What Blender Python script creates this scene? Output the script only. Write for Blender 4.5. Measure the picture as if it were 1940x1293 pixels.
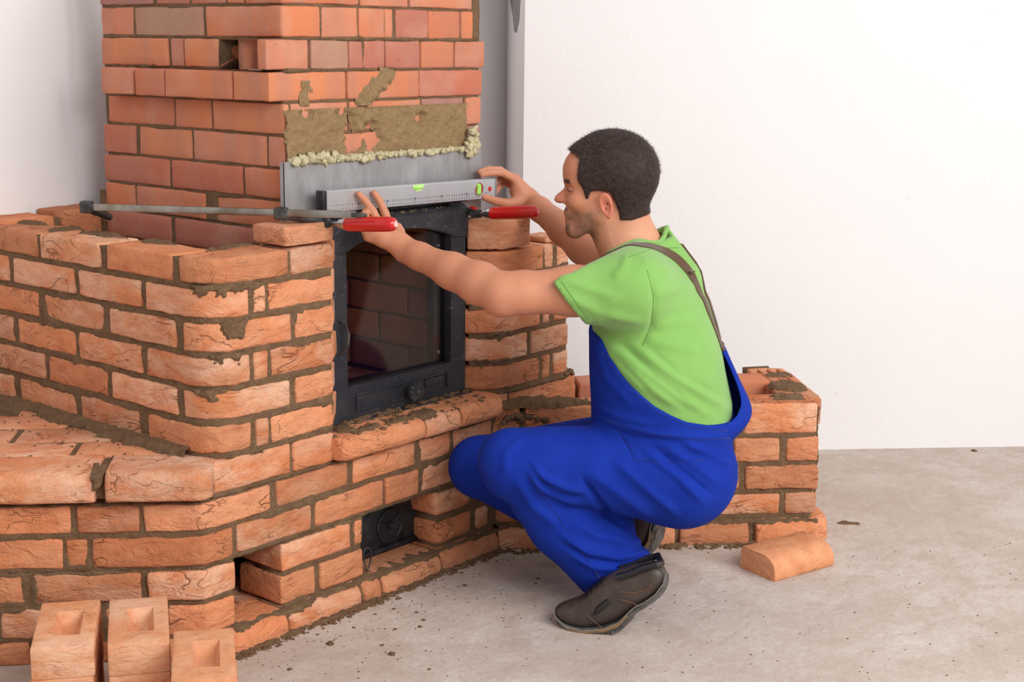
import bpy, bmesh, math, random
import numpy as np
from mathutils import Vector, Matrix, noise, Quaternion
random.seed(7)
for o in list(bpy.data.objects): bpy.data.objects.remove(o)
SC = bpy.context.scene
COL = SC.collection

# ------------------------------------------------------------------ camera
FPX, PITCH, ROLL, YAW = 2750.0, math.radians(11.7), math.radians(0.6), math.radians(39.5)
CF = Vector((math.cos(YAW)*math.cos(PITCH), math.sin(YAW)*math.cos(PITCH), -math.sin(PITCH)))
_R = Vector((math.sin(YAW), -math.cos(YAW), 0)); _U = _R.cross(CF)
CR = _R*math.cos(ROLL)+_U*math.sin(ROLL); CU = _U*math.cos(ROLL)-_R*math.sin(ROLL)
CC = Vector((-2.29297, -2.44198, 1.37))
cd = bpy.data.cameras.new('camera'); cam = bpy.data.objects.new('camera', cd); COL.objects.link(cam)
cd.sensor_fit = 'HORIZONTAL'; cd.sensor_width = 36; cd.lens = FPX/1940*36; cd.clip_start = .05; cd.clip_end = 60
cam.matrix_world = Matrix(((CR.x, CU.x, -CF.x, CC.x), (CR.y, CU.y, -CF.y, CC.y), (CR.z, CU.z, -CF.z, CC.z), (0, 0, 0, 1)))
SC.camera = cam

# ------------------------------------------------------------------ world, lights, exposure
W = bpy.data.worlds.new('world'); SC.world = W; W.use_nodes = True
W.node_tree.nodes['Background'].inputs[0].default_value = (0.96, 0.97, 1.0, 1)
W.node_tree.nodes['Background'].inputs[1].default_value = 0.60
def area(name, loc, aim, size, power, col):
    l = bpy.data.lights.new(name, 'AREA'); l.shape = 'RECTANGLE'; l.size, l.size_y = size; l.energy = power; l.color = col
    o = bpy.data.objects.new(name, l); COL.objects.link(o); o.location = loc
    o.rotation_euler = (Vector(aim)-Vector(loc)).to_track_quat('-Z', 'Y').to_euler(); return o
# big soft window / softbox to the right of and above the photographer
area('softbox_light', (0.45, -4.3, 2.7), (0.6, -0.1, 0.6), (1.9, 1.9), 118, (1.0, 0.975, 0.95))
area('softbox_light.001', (-1.7, -3.9, 2.7), (0.1, 0.3, 0.7), (1.6, 1.6), 70, (1.0, 0.985, 0.97))
vs = SC.view_settings
vs.view_transform = 'Standard'; vs.look = 'None'; vs.gamma = 1; vs.use_curve_mapping = False; vs.exposure = 0.10

# ------------------------------------------------------------------ pixel helpers (only used to take real positions off the photo)
def proj(P):
    d = Vector(P)-CC; z = d.dot(CF)
    return 970+FPX*d.dot(CR)/z, 646.5-FPX*d.dot(CU)/z, z
def ray(x, y): return CF+CR*((x-970)/FPX)-CU*((y-646.5)/FPX)
def at(x, y, depth): return CC+ray(x, y)*depth
def onz(x, y, z):
    d = ray(x, y); return CC+d*((z-CC.z)/d.z)
def onpl(x, y, p, n):
    d = ray(x, y); n = Vector(n); return CC+d*((Vector(p)-CC).dot(n)/d.dot(n))

# ------------------------------------------------------------------ object helpers
def lin(r, g, b):
    f = lambda v: (v/255/12.92) if v/255 <= .04045 else ((v/255+.055)/1.055)**2.4
    return (f(r), f(g), f(b))
def link(name, me, mat=None, parent=None, loc=None):
    o = bpy.data.objects.new(name, me); COL.objects.link(o)
    if mat is not None and me is not None: me.materials.append(mat)
    if loc is not None: o.location = loc
    if parent is not None:
        o.parent = parent
        if loc is None: pass
    return o
def wpos(o):
    p = Vector((0, 0, 0))
    while o is not None: p += o.location; o = o.parent
    return p
def put(name, verts, faces, mat, parent=None, smooth=True, centre=True, kind=None):
    """one mesh object from world-space vertices; the origin goes to its centre (or stays at the parent)"""
    vs_ = np.array([tuple(v) for v in verts], float)
    base = Vector((0, 0, 0))
    p = parent
    pw = wpos(parent) if parent is not None else Vector((0, 0, 0))
    c = (vs_.min(0)+vs_.max(0))/2 if centre else np.array(pw)
    me = bpy.data.meshes.new(name); me.from_pydata((vs_-c).tolist(), [], [tuple(f) for f in faces]); me.update()
    if smooth: me.polygons.foreach_set('use_smooth', [True]*len(me.polygons))
    o = link(name, me, mat, parent, Vector(c)-pw)
    if kind: o['kind'] = kind
    return o
def fixn(o, angle=None):
    bm = bmesh.new(); bm.from_mesh(o.data); bmesh.ops.recalc_face_normals(bm, faces=bm.faces); bm.to_mesh(o.data); bm.free()
    if angle is not None: o.data.set_sharp_from_angle(angle=math.radians(angle))
    return o
def empty(name, loc=(0, 0, 0), parent=None):
    o = bpy.data.objects.new(name, None); COL.objects.link(o); o.empty_display_size = .05
    if parent is not None: o.parent = parent; o.location = Vector(loc)-wpos(parent)
    else: o.location = loc
    return o
def tag(o, label, cat, group=None):
    o['label'] = label; o['category'] = cat
    if group: o['group'] = group
    return o

class G:
    """collects geometry, then becomes ONE mesh"""
    def __init__(s): s.v = []; s.f = []
    def add(s, v, f):
        n = len(s.v); s.v += [Vector(x) for x in v]; s.f += [tuple(i+n for i in q) for q in f]; return s
    def box(s, c, sx, sy, sz, M=None, bev=0):
        c = Vector(c); bm = bmesh.new(); bmesh.ops.create_cube(bm, size=1)
        for v in bm.verts: v.co = Vector((v.co.x*sx, v.co.y*sy, v.co.z*sz))
        if bev: bmesh.ops.bevel(bm, geom=bm.edges[:], offset=bev, segments=2, affect='EDGES', profile=.5)
        bm.verts.ensure_lookup_table(); bm.verts.index_update()
        s.add([c+((M @ v.co) if M else v.co) for v in bm.verts], [[v.index for v in f.verts] for f in bm.faces]); bm.free(); return s
    def lathe(s, p0, p1, prof, n=20, caps=True):
        """prof: (t along the axis 0..1, radius)"""
        p0, p1 = Vector(p0), Vector(p1); d = (p1-p0); a = d.normalized()
        u = a.orthogonal().normalized(); w = a.cross(u)
        vv = []; ff = []
        for t, r in prof:
            for k in range(n):
                q = 2*math.pi*k/n; vv.append(p0+d*t+(u*math.cos(q)+w*math.sin(q))*r)
        m = len(prof)
        for i in range(m-1):
            for k in range(n): ff.append((i*n+k, i*n+(k+1) % n, (i+1)*n+(k+1) % n, (i+1)*n+k))
        if caps: ff.append(tuple(range(n-1, -1, -1))); ff.append(tuple((m-1)*n+k for k in range(n)))
        return s.add(vv, ff)
    def tube(s, pts, rad, n=10, caps=True, flat=None):
        pts = [Vector(p) for p in pts]
        rr = rad if isinstance(rad, (list, tuple)) else [rad]*len(pts)
        vv = []; ff = []; up = None
        for i, p in enumerate(pts):
            t = (pts[min(i+1, len(pts)-1)]-pts[max(i-1, 0)]).normalized()
            if up is None: up = t.orthogonal().normalized() if flat is None else Vector(flat)
            u = (up-t*up.dot(t)).normalized(); w = t.cross(u); up = u
            for k in range(n):
                q = 2*math.pi*k/n; vv.append(p+(u*math.cos(q)+w*math.sin(q))*rr[i])
        for i in range(len(pts)-1):
            for k in range(n): ff.append((i*n+k, i*n+(k+1) % n, (i+1)*n+(k+1) % n, (i+1)*n+k))
        if caps: ff.append(tuple(range(n-1, -1, -1))); ff.append(tuple((len(pts)-1)*n+k for k in range(n)))
        return s.add(vv, ff)
    def extr(s, poly, M, d):
        """polygon in the (a,b) plane of M, extruded by d along M's third axis"""
        n = len(poly)
        vv = [M @ Vector((a, b, 0)) for a, b in poly]+[M @ Vector((a, b, d)) for a, b in poly]
        ff = [tuple(range(n-1, -1, -1)), tuple(range(n, 2*n))]+[(i, (i+1) % n, n+(i+1) % n, n+i) for i in range(n)]
        return s.add(vv, ff)
    def build(s, name, mat, parent=None, smooth=True, angle=40, centre=True, kind=None):
        o = put(name, s.v, s.f, mat, parent, smooth, centre, kind); fixn(o, angle if smooth else None); return o

# ------------------------------------------------------------------ materials
def newmat(name):
    m = bpy.data.materials.new(name); m.use_nodes = True; nt = m.node_tree
    return m, nt, nt.nodes, nt.links, nt.nodes['Principled BSDF']
def nd(nt, t, **k):
    n = nt.nodes.new(t)
    for a, b in k.items():
        if hasattr(n, a): setattr(n, a, b)
        else: n.inputs[a].default_value = b
    return n
def ramp(nt, src, stops, interp='LINEAR'):
    r = nt.nodes.new('ShaderNodeValToRGB'); r.color_ramp.interpolation = interp
    e = r.color_ramp.elements
    while len(e) < len(stops): e.new(.5)
    for x, (p, c) in zip(e, stops):
        x.position = p; x.color = (c, c, c, 1) if isinstance(c, (int, float)) else (*c[:3], 1)
    nt.links.new(src, r.inputs[0]); return r.outputs[0]
def mixc(nt, fac, a, b, mode='MIX'):
    n = nt.nodes.new('ShaderNodeMix'); n.data_type = 'RGBA'; n.blend_type = mode
    for s, v in ((n.inputs[0], fac), (n.inputs[6], a), (n.inputs[7], b)):
        if isinstance(v, bpy.types.NodeSocket): nt.links.new(v, s)
        elif isinstance(v, (int, float)): s.default_value = v
        else: s.default_value = (*v[:3], 1)
    return n.outputs[2]
def mth(nt, op, a, b=0.0, clamp=False):
    n = nt.nodes.new('ShaderNodeMath'); n.operation = op; n.use_clamp = clamp
    for s, v in ((n.inputs[0], a), (n.inputs[1], b)):
        if isinstance(v, bpy.types.NodeSocket): nt.links.new(v, s)
        else: s.default_value = v
    return n.outputs[0]
def coords(nt, rnd=True):
    tc = nt.nodes.new('ShaderNodeTexCoord')
    if not rnd: return tc.outputs['Object']
    oi = nt.nodes.new('ShaderNodeObjectInfo')
    a = nt.nodes.new('ShaderNodeVectorMath'); a.operation = 'ADD'; nt.links.new(tc.outputs['Object'], a.inputs[0])
    cx = nt.nodes.new('ShaderNodeCombineXYZ')
    for i, k in enumerate((37., 91., 53.)): nt.links.new(mth(nt, 'MULTIPLY', oi.outputs['Random'], k), cx.inputs[i])
    nt.links.new(cx.outputs[0], a.inputs[1]); return a.outputs[0]
def noi(nt, vec, scale, detail=3, rough=.55, dist=0, out='Fac', dims=None):
    n = nt.nodes.new('ShaderNodeTexNoise'); nt.links.new(vec, n.inputs['Vector'])
    n.inputs['Scale'].default_value = scale; n.inputs['Detail'].default_value = detail; n.inputs['Roughness'].default_value = rough; n.inputs['Distortion'].default_value = dist
    return n.outputs[out]
def scalev(nt, vec, s):
    m = nt.nodes.new('ShaderNodeMapping'); nt.links.new(vec, m.inputs[0]); m.inputs['Scale'].default_value = s; return m.outputs[0]
def bump(nt, h, strength, dist, nrm=None):
    b = nt.nodes.new('ShaderNodeBump'); b.inputs['Strength'].default_value = strength; b.inputs['Distance'].default_value = dist
    nt.links.new(h, b.inputs['Height'])
    if nrm is not None: nt.links.new(nrm, b.inputs['Normal'])
    return b.outputs[0]

MORT = (0.190, 0.108, 0.058)
def mat_handmade(name='handmade_brick', hues=None, cr=1.0, jit=(.80, 1.0, 1.14)):
    m, nt, N, L, B = newmat(name)
    v = coords(nt); oi = nt.nodes.new('ShaderNodeObjectInfo')
    base = ramp(nt, oi.outputs['Random'], hues or [(0, (.64, .215, .088)), (.3, (.66, .25, .115)), (.6, (.60, .195, .078)), (.8, (.68, .29, .15)), (1, (.66, .24, .10))])
    n1 = noi(nt, v, 9, 4, .6)
    c = mixc(nt, ramp(nt, n1, [(.35, 0), (.7, .55)]), base, (.70, .325, .165))
    n2 = noi(nt, v, 26, 5, .65)
    c = mixc(nt, ramp(nt, n2, [(.45, 0), (.72, .5)]), c, (.50, .135, .05))
    # pale bloom on some of the bricks
    n3 = noi(nt, scalev(nt, v, (1, 1, 2.0)), 5.5, 5, .7, .4)
    r2 = mth(nt, 'FRACT', mth(nt, 'MULTIPLY', oi.outputs['Random'], 17.3))
    bl = mth(nt, 'MULTIPLY', ramp(nt, n3, [(.42, 0), (.66, 1)]), ramp(nt, r2, [(.30, .10), (.80, .90)]))
    c = mixc(nt, bl, c, (.78, .49, .335))
    # folds of the hand-thrown clay, crease shade darkened into the colour
    vz = scalev(nt, v, (1, 1, 2.2))
    wv = noi(nt, vz, 7.5, 3, .5, 1.4)
    fold = mth(nt, 'ABSOLUTE', mth(nt, 'SUBTRACT', wv, .5))
    area_ = ramp(nt, noi(nt, v, 6, 2), [(.40, 0), (.62, 1)])
    area2 = ramp(nt, noi(nt, v, 17, 2), [(.42, 0), (.60, 1)])
    fl = mth(nt, 'MULTIPLY', mth(nt, 'MULTIPLY', ramp(nt, fold, [(0, 1), (.014, .3), (.04, 0)]), area_), area2)
    c = mixc(nt, mth(nt, 'MULTIPLY', fl, .62*cr), c, (.34, .085, .038))
    r3 = mth(nt, 'FRACT', mth(nt, 'MULTIPLY', oi.outputs['Random'], 41.7))
    hv = nt.nodes.new('ShaderNodeHueSaturation'); L.new(c, hv.inputs['Color']); L.new(ramp(nt, r3, [(0, jit[0]), (.5, jit[1]), (1, jit[2])]), hv.inputs['Value']); c = hv.outputs[0]
    # mortar specks
    n4 = noi(nt, v, 55, 4, .7)
    sp = mth(nt, 'MULTIPLY', ramp(nt, n4, [(.66, 0), (.70, 1)]), ramp(nt, noi(nt, v, 7, 2), [(.5, 0), (.62, 1)]))
    c = mixc(nt, mth(nt, 'MULTIPLY', sp, .7), c, MORT)
    L.new(c, B.inputs['Base Color']); B.inputs['Roughness'].default_value = .88; B.inputs['Specular IOR Level'].default_value = .25
    h = mth(nt, 'SUBTRACT', mth(nt, 'ADD', mth(nt, 'MULTIPLY', noi(nt, v, 120, 4, .7), .16), mth(nt, 'MULTIPLY', noi(nt, vz, 13, 5, .68, 1.1), .85)), mth(nt, 'MULTIPLY', fl, .45))
    L.new(bump(nt, h, .95*(.4+.6*cr), .015), B.inputs['Normal']); return m
def mat_clinker():
    m, nt, N, L, B = newmat('wirecut_brick')
    v = coords(nt); oi = nt.nodes.new('ShaderNodeObjectInfo')
    st = [(0, (.56, .175, .085)), (.16, (.62, .20, .085)), (.32, (.50, .15, .085)), (.46, (.60, .22, .12)), (.60, (.45, .15, .10)), (.72, (.63, .22, .095)), (.84, (.40, .24, .15)), (.90, (.36, .17, .145)), (.95, (.58, .19, .09)), (1, (.52, .19, .11))]
    base = ramp(nt, oi.outputs['Random'], st, 'CONSTANT')
    n1 = noi(nt, scalev(nt, v, (1, 1, .12)), 14, 3, .5)
    c = mixc(nt, ramp(nt, n1, [(.38, 0), (.68, .6)]), base, (.43, .19, .135))
    c = mixc(nt, ramp(nt, noi(nt, v, 8, 3), [(.5, 0), (.75, .45)]), c, (.62, .33, .23))
    fine = noi(nt, v, 330, 3, .8)
    c = mixc(nt, ramp(nt, fine, [(.56, 0), (.75, .5)]), c, (.70, .45, .36))
    c = mixc(nt, mth(nt, 'MULTIPLY', ramp(nt, noi(nt, v, 40, 4, .7), [(.66, 0), (.73, 1)]), .5), c, MORT)
    L.new(c, B.inputs['Base Color']); B.inputs['Roughness'].default_value = .85; B.inputs['Specular IOR Level'].default_value = .3
    h = mth(nt, 'ADD', mth(nt, 'MULTIPLY', fine, .2), mth(nt, 'MULTIPLY', noi(nt, v, 45, 4, .6), .5))
    L.new(bump(nt, h, .5, .006), B.inputs['Normal']); return m
def mat_mortar(name='mortar', col=MORT, alt=(.275, .172, .096), dark=(.095, .055, .030)):
    m, nt, N, L, B = newmat(name); v = coords(nt, False)
    n1 = noi(nt, v, 30, 5, .7); n2 = noi(nt, v, 260, 4, .8)
    c = mixc(nt, ramp(nt, n1, [(.35, 0), (.7, 1)]), col, alt)
    c = mixc(nt, ramp(nt, n2, [(.35, .8), (.55, 0)]), c, dark)
    L.new(c, B.inputs['Base Color']); B.inputs['Roughness'].default_value = .95; B.inputs['Specular IOR Level'].default_value = .15
    h = mth(nt, 'ADD', mth(nt, 'MULTIPLY', n2, .5), noi(nt, v, 90, 4, .75))
    L.new(bump(nt, h, .9, .006), B.inputs['Normal']); return m
def mat_plain(name, col, rough=.5, metal=0, spec=.5, bumps=None, col2=None, nscale=8, rnd=False, stops=(.4, .65)):
    m, nt, N, L, B = newmat(name); v = coords(nt, rnd)
    B.inputs['Roughness'].default_value = rough; B.inputs['Metallic'].default_value = metal; B.inputs['Specular IOR Level'].default_value = spec
    if col2 is not None: L.new(mixc(nt, ramp(nt, noi(nt, v, nscale, 5, .6), [(stops[0], 0), (stops[1], 1)]), col, col2), B.inputs['Base Color'])
    else: B.inputs['Base Color'].default_value = (*col, 1)
    if bumps: L.new(bump(nt, noi(nt, v, bumps[0], 4, .6), bumps[1], bumps[2]), B.inputs['Normal'])
    return m
M_H = mat_handmade(); M_C = mat_clinker(); M_M = mat_mortar()
M_PATCH = mat_mortar('render_coat', (.33, .215, .105), (.40, .27, .14), (.20, .125, .06))

# ------------------------------------------------------------------ the room
def mat_wall(name, col, stain):
    m, nt, N, L, B = newmat(name); v = coords(nt, False)
    c = mixc(nt, ramp(nt, noi(nt, v, 1.6, 5, .6), [(.35, 0), (.8, .5)]), col, stain)
    sp = mth(nt, 'MULTIPLY', ramp(nt, noi(nt, v, 38, 3, .6), [(.735, 0), (.76, 1)]), ramp(nt, noi(nt, v, 3, 2), [(.5, 0), (.6, .5)]))
    c = mixc(nt, sp, c, (.30, .25, .21))
    L.new(c, B.inputs['Base Color']); B.inputs['Roughness'].default_value = .92; B.inputs['Specular IOR Level'].default_value = .15
    h = mth(nt, 'ADD', mth(nt, 'MULTIPLY', noi(nt, v, 70, 4, .7), .6), mth(nt, 'MULTIPLY', noi(nt, v, 6, 3), .8))
    L.new(bump(nt, h, .35, .006), B.inputs['Normal']); return m
M_WALL = mat_wall('wall_paint', (.85, .83, .828), (.79, .765, .762))
M_WALL2 = mat_wall('wall_paint_grey', (.60, .58, .60), (.52, .50, .52))
def mat_floor():
    m, nt, N, L, B = newmat('concrete_floor'); v = coords(nt, False)
    n1 = noi(nt, v, 2.1, 6, .62); n2 = noi(nt, v, 9, 6, .7, .3)
    c = mixc(nt, ramp(nt, n1, [(.3, 0), (.7, 1)]), (.525, .435, .375), (.665, .59, .535))
    c = mixc(nt, ramp(nt, n2, [(.36, .75), (.58, 0)]), c, (.47, .375, .31))
    c = mixc(nt, ramp(nt, noi(nt, v, 4.3, 5, .7), [(.55, 0), (.75, .6)]), c, (.72, .67, .61))
    c = mixc(nt, ramp(nt, noi(nt, v, 1.15, 4, .6), [(.52, 0), (.72, .55)]), c, (.46, .36, .28))
    st = noi(nt, scalev(nt, v, (1.0, 3.2, 1)), 11, 6, .75, .5)
    c = mixc(nt, ramp(nt, st, [(.52, 0), (.74, .55)]), c, (.40, .295, .225))
    c = mixc(nt, ramp(nt, noi(nt, v, 75, 4, .75), [(.40, .35), (.60, 0)]), c, (.42, .33, .27))
    # trodden mortar dust, thickest along the foot of the masonry
    c = mixc(nt, mth(nt, 'MULTIPLY', ramp(nt, noi(nt, v, 42, 5, .72), [(.63, 0), (.69, 1)]), ramp(nt, noi(nt, v, 3.0, 3), [(.46, 0), (.62, .85)])), c, (.20, .125, .065))
    L.new(c, B.inputs['Base Color']); B.inputs['Roughness'].default_value = .8; B.inputs['Specular IOR Level'].default_value = .3
    h = mth(nt, 'ADD', mth(nt, 'MULTIPLY', noi(nt, v, 110, 4, .7), .4), noi(nt, v, 22, 4, .65))
    L.new(bump(nt, h, .4, .006), B.inputs['Normal']); return m
M_FLOOR = mat_floor()
def struct(o, label=None):
    o['kind'] = 'structure'
    if label: o['label'] = label
    return o
def slab(name, pts, thick_dir, mat, label):
    """quad wall with thickness"""
    t = Vector(thick_dir); pts = [Vector(p) for p in pts]
    g = G(); g.add(pts+[p+t for p in pts], [(0, 1, 2, 3), (7, 6, 5, 4), (0, 4, 5, 1), (1, 5, 6, 2), (2, 6, 7, 3), (3, 7, 4, 0)])
    return struct(g.build(name, mat, None, smooth=False), label)
KB, KR = 1.91, 3.0        # projecting back wall x+y=KB
def wp(a, b, z): return Vector(((a+b)/2, (b-a)/2, z))      # a = x-y, b = x+y
HT = 2.75
fl = slab('floor', [(-5, -6, 0), (6, -6, 0), (6, 5, 0), (-5, 5, 0)], (0, 0, -.1), M_FLOOR, 'dusty beige concrete floor with mortar crumbs')
YW = .988
slab('wall_left', [(-3.2, YW, 0), (1.95, YW, 0), (1.95, YW, HT), (-3.2, YW, HT)], (0, .1, 0), M_WALL, 'greyish white plastered wall behind the chimney')
# the projecting white wall, its reveal included
g = G()
a0, a1 = .832, 6.5
v = [wp(a0, KB, 0), wp(a1, KB, 0), wp(a1, KB, HT), wp(a0, KB, HT), wp(a0, KR+.1, 0), wp(a1, KR+.1, 0), wp(a1, KR+.1, HT), wp(a0, KR+.1, HT)]
g.add(v, [(0, 1, 2, 3), (5, 4, 7, 6), (4, 0, 3, 7), (1, 5, 6, 2), (3, 2, 6, 7), (4, 5, 1, 0)])
wb = struct(g.build('wall_back', M_WALL, None, smooth=False), 'bright white plastered wall behind the worker')
M_SMUDGE = mat_plain('grey_plaster_smear', (.23, .21, .22), .9, col2=(.36, .34, .35), nscale=20)

# ------------------------------------------------------------------ masonry tools
class Path:
    def __init__(s, pts, fil=None, n=8):
        pts = [Vector((p[0], p[1], 0)) for p in pts]; fil = fil or {}
        P = []; s.corner = []
        for i, p in enumerate(pts):
            r = fil.get(i, .004)
            if 0 < i < len(pts)-1:
                a = (pts[i-1]-p).normalized(); b = (pts[i+1]-p).normalized()
                th = a.angle(b)/2; t = r/math.tan(th); c = p+(a+b).normalized()*(r/math.sin(th))
                p0, p1 = p+a*t-c, p+b*t-c; k = n if r > .02 else 3
                ang = p0.angle(p1); ax = p0.cross(p1).normalized()
                i0 = len(P)
                for j in range(k+1): P.append(c+Quaternion(ax, ang*j/k) @ p0)
                s.corner.append((i0, len(P)-1))
            else: P.append(p)
        s.P = P; s.S = [0.]; s.smax = None; s.smin = None
        for a, b in zip(P, P[1:]): s.S.append(s.S[-1]+(b-a).length)
        s.L = s.S[-1]
        s.N = []
        for i in range(len(P)):
            d = (P[min(i+1, len(P)-1)]-P[max(i-1, 0)]).normalized(); s.N.append(Vector((d.y, -d.x, 0)))
        # fillet ends take the normal of their straight leg
        for a, b in s.corner:
            d0 = (P[a]-P[a-1]).normalized() if a > 0 else None; d1 = (P[b+1]-P[b]).normalized() if b+1 < len(P) else None
            if d0: s.N[a] = Vector((d0.y, -d0.x, 0))
            if d1: s.N[b] = Vector((d1.y, -d1.x, 0))
        s.brk = [s.S[i] for a, b in s.corner for i in range(a, b+1)]
    def ev(s, t):
        S = s.S
        if t <= 0: d = (s.P[1]-s.P[0]).normalized(); return s.P[0]+d*t, Vector((d.y, -d.x, 0))
        if t >= s.L: d = (s.P[-1]-s.P[-2]).normalized(); return s.P[-1]+d*(t-s.L), Vector((d.y, -d.x, 0))
        lo, hi = 0, len(S)-1
        while hi-lo > 1:
            m = (lo+hi)//2
            if S[m] <= t: lo = m
            else: hi = m
        k = (t-S[lo])/max(1e-9, S[hi]-S[lo])
        return s.P[lo].lerp(s.P[hi], k), s.N[lo].lerp(s.N[hi], k).normalized()
    def spx(s, px, z, lo=None, hi=None):
        """arc length at which the wall, at height z, stands in photo column px"""
        lo = -.6 if lo is None else lo; hi = (s.smax if s.smax else s.L+.6) if hi is None else hi
        for _ in range(40):
            m = (lo+hi)/2; p, n = s.ev(m)
            if proj((p.x, p.y, z))[0] < px: lo = m
            else: hi = m
        return (lo+hi)/2

def lattice(a, b, c):
    """surface of a lattice of box coordinates -> verts (local), faces"""
    na, nb, nc = len(a)-1, len(b)-1, len(c)-1
    idx = {}; V = []; F = []
    def vid(i, j, k):
        t = (i, j, k)
        if t not in idx: idx[t] = len(V); V.append((a[i], b[j], c[k]))
        return idx[t]
    for i in range(na):
        for k in range(nc):
            F.append((vid(i, 0, k), vid(i+1, 0, k), vid(i+1, 0, k+1), vid(i, 0, k+1)))
            F.append((vid(i, nb, k), vid(i, nb, k+1), vid(i+1, nb, k+1), vid(i+1, nb, k)))
    for i in range(na):
        for j in range(nb):
            F.append((vid(i, j, 0), vid(i, j+1, 0), vid(i+1, j+1, 0), vid(i+1, j, 0)))
            F.append((vid(i, j, nc), vid(i+1, j, nc), vid(i+1, j+1, nc), vid(i, j+1, nc)))
    for j in range(nb):
        for k in range(nc):
            F.append((vid(0, j, k), vid(0, j, k+1), vid(0, j+1, k+1), vid(0, j+1, k)))
            F.append((vid(na, j, k), vid(na, j+1, k), vid(na, j+1, k+1), vid(na, j, k+1)))
    return V, F
def ticks(L, r, step, extra=()):
    n = max(1, int(round((L-2*r)/step)))
    t = [0]+[r+(L-2*r)*i/n for i in range(n+1)]+[L]
    for e in extra:
        if r*1.2 < e < L-r*1.2: t.append(e)
    t = sorted(t); out = [t[0]]
    for x in t[1:]:
        if x-out[-1] > 1e-4: out.append(x)
    return out
BSEED = [0]
def path_brick(path, s0, s1, z0, z1, mat, parent, depth=.11, r=.0058, wob=.0024, jit=.003, name='brick', step=.026, edge=.003, tilt=0.0, out=0.0, rnd=None):
    rg = random.Random(1000+BSEED[0]); BSEED[0] += 1
    L, H = s1-s0, z1-z0
    r = min(r, L*.3, H*.3)
    A = ticks(L, r, step, [b-s0 for b in path.brk]); B = ticks(depth, r, .06); C = ticks(H, r, .02)
    V, F = lattice(A, B, C)
    off = Vector((rg.random()*50, rg.random()*50, rg.random()*50)); o_ = out+(rg.random()-.5)*2*jit; tl = (rg.random()-.5)*2*tilt
    W_ = []
    for a, b, c in V:
        q = (min(max(a, r), L-r), min(max(b, r), depth-r), min(max(c, r), H-r))
        d = Vector((a-q[0], b-q[1], c-q[2]))
        nz = (abs(d.x) > 1e-6)+(abs(d.y) > 1e-6)+(abs(d.z) > 1e-6)
        if nz >= 2: d = d.normalized()*r
        p = Vector(q)+d
        w = noise.noise_vector(Vector((a, b, c))*16+off)
        p += Vector((w.x*wob*.8, w.y*wob, w.z*wob))
        if nz >= 1 and edge:
            w2 = noise.noise_vector(Vector((a, b, c))*55+off); p += Vector((w2.x*edge*(abs(d.x) > 1e-6), w2.y*edge*.6*(nz >= 2), w2.z*edge*(abs(d.z) > 1e-6)))
        x, n = path.ev(s0+p.x)
        W_.append(x-n*(p.y-o_)+Vector((0, 0, z0+p.z+tl*(p.x-L/2))))
    return put(name, W_, F, mat, parent)
def prof_brick(path, s0, s1, prof, mat, parent, name='brick', wob=.002, er=(.006, .006), step=.03):
    """brick extruded along the path from a closed (inward, z) profile; er = plan rounding of the two ends"""
    rg = random.Random(5000+BSEED[0]); BSEED[0] += 1
    off = Vector((rg.random()*50, rg.random()*50, 0)); L = s1-s0
    ends = []
    k = 4
    S = [0]+[er[0]*(1-math.cos(math.pi/2*i/k)) for i in range(1, k+1)]
    n = max(1, int((L-er[0]-er[1])/step)); S += [er[0]+(L-er[0]-er[1])*i/n for i in range(1, n)]
    S += [L-er[1]*(1-math.cos(math.pi/2*i/k)) for i in range(k, -1, -1)]
    for b in path.brk:
        if er[0] < b-s0 < L-er[1]: S.append(b-s0)
    S = sorted(set(round(x, 5) for x in S))
    bmin = min(p[0] for p in prof); zmid = sum(p[1] for p in prof)/len(prof)
    V = []; m = len(prof)
    for a in S:
        ins = 0
        if a < er[0]: ins = er[0]-math.sqrt(max(0, er[0]**2-(er[0]-a)**2))
        elif L-a < er[1]: ins = er[1]-math.sqrt(max(0, er[1]**2-(er[1]-(L-a))**2))
        x, nn = path.ev(s0+a)
        for b, z in prof:
            w = noise.noise_vector(Vector((a*14, b*14, z*14))+off)
            bb = b+ins*max(0, 1-(b-bmin)/.08); zz = z+(zmid-z)*min(.2, ins*2)
            V.append(x-nn*(bb+w.x*wob)+Vector((0, 0, zz+w.y*wob)))
    F = [tuple(range(m)), tuple((len(S)-1)*m+i for i in range(m-1, -1, -1))]
    for i in range(len(S)-1):
        for j in range(m): F.append((i*m+j, (i+1)*m+j, (i+1)*m+(j+1) % m, i*m+(j+1) % m))
    return fixn(put(name, V, F, mat, parent), 50)
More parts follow.
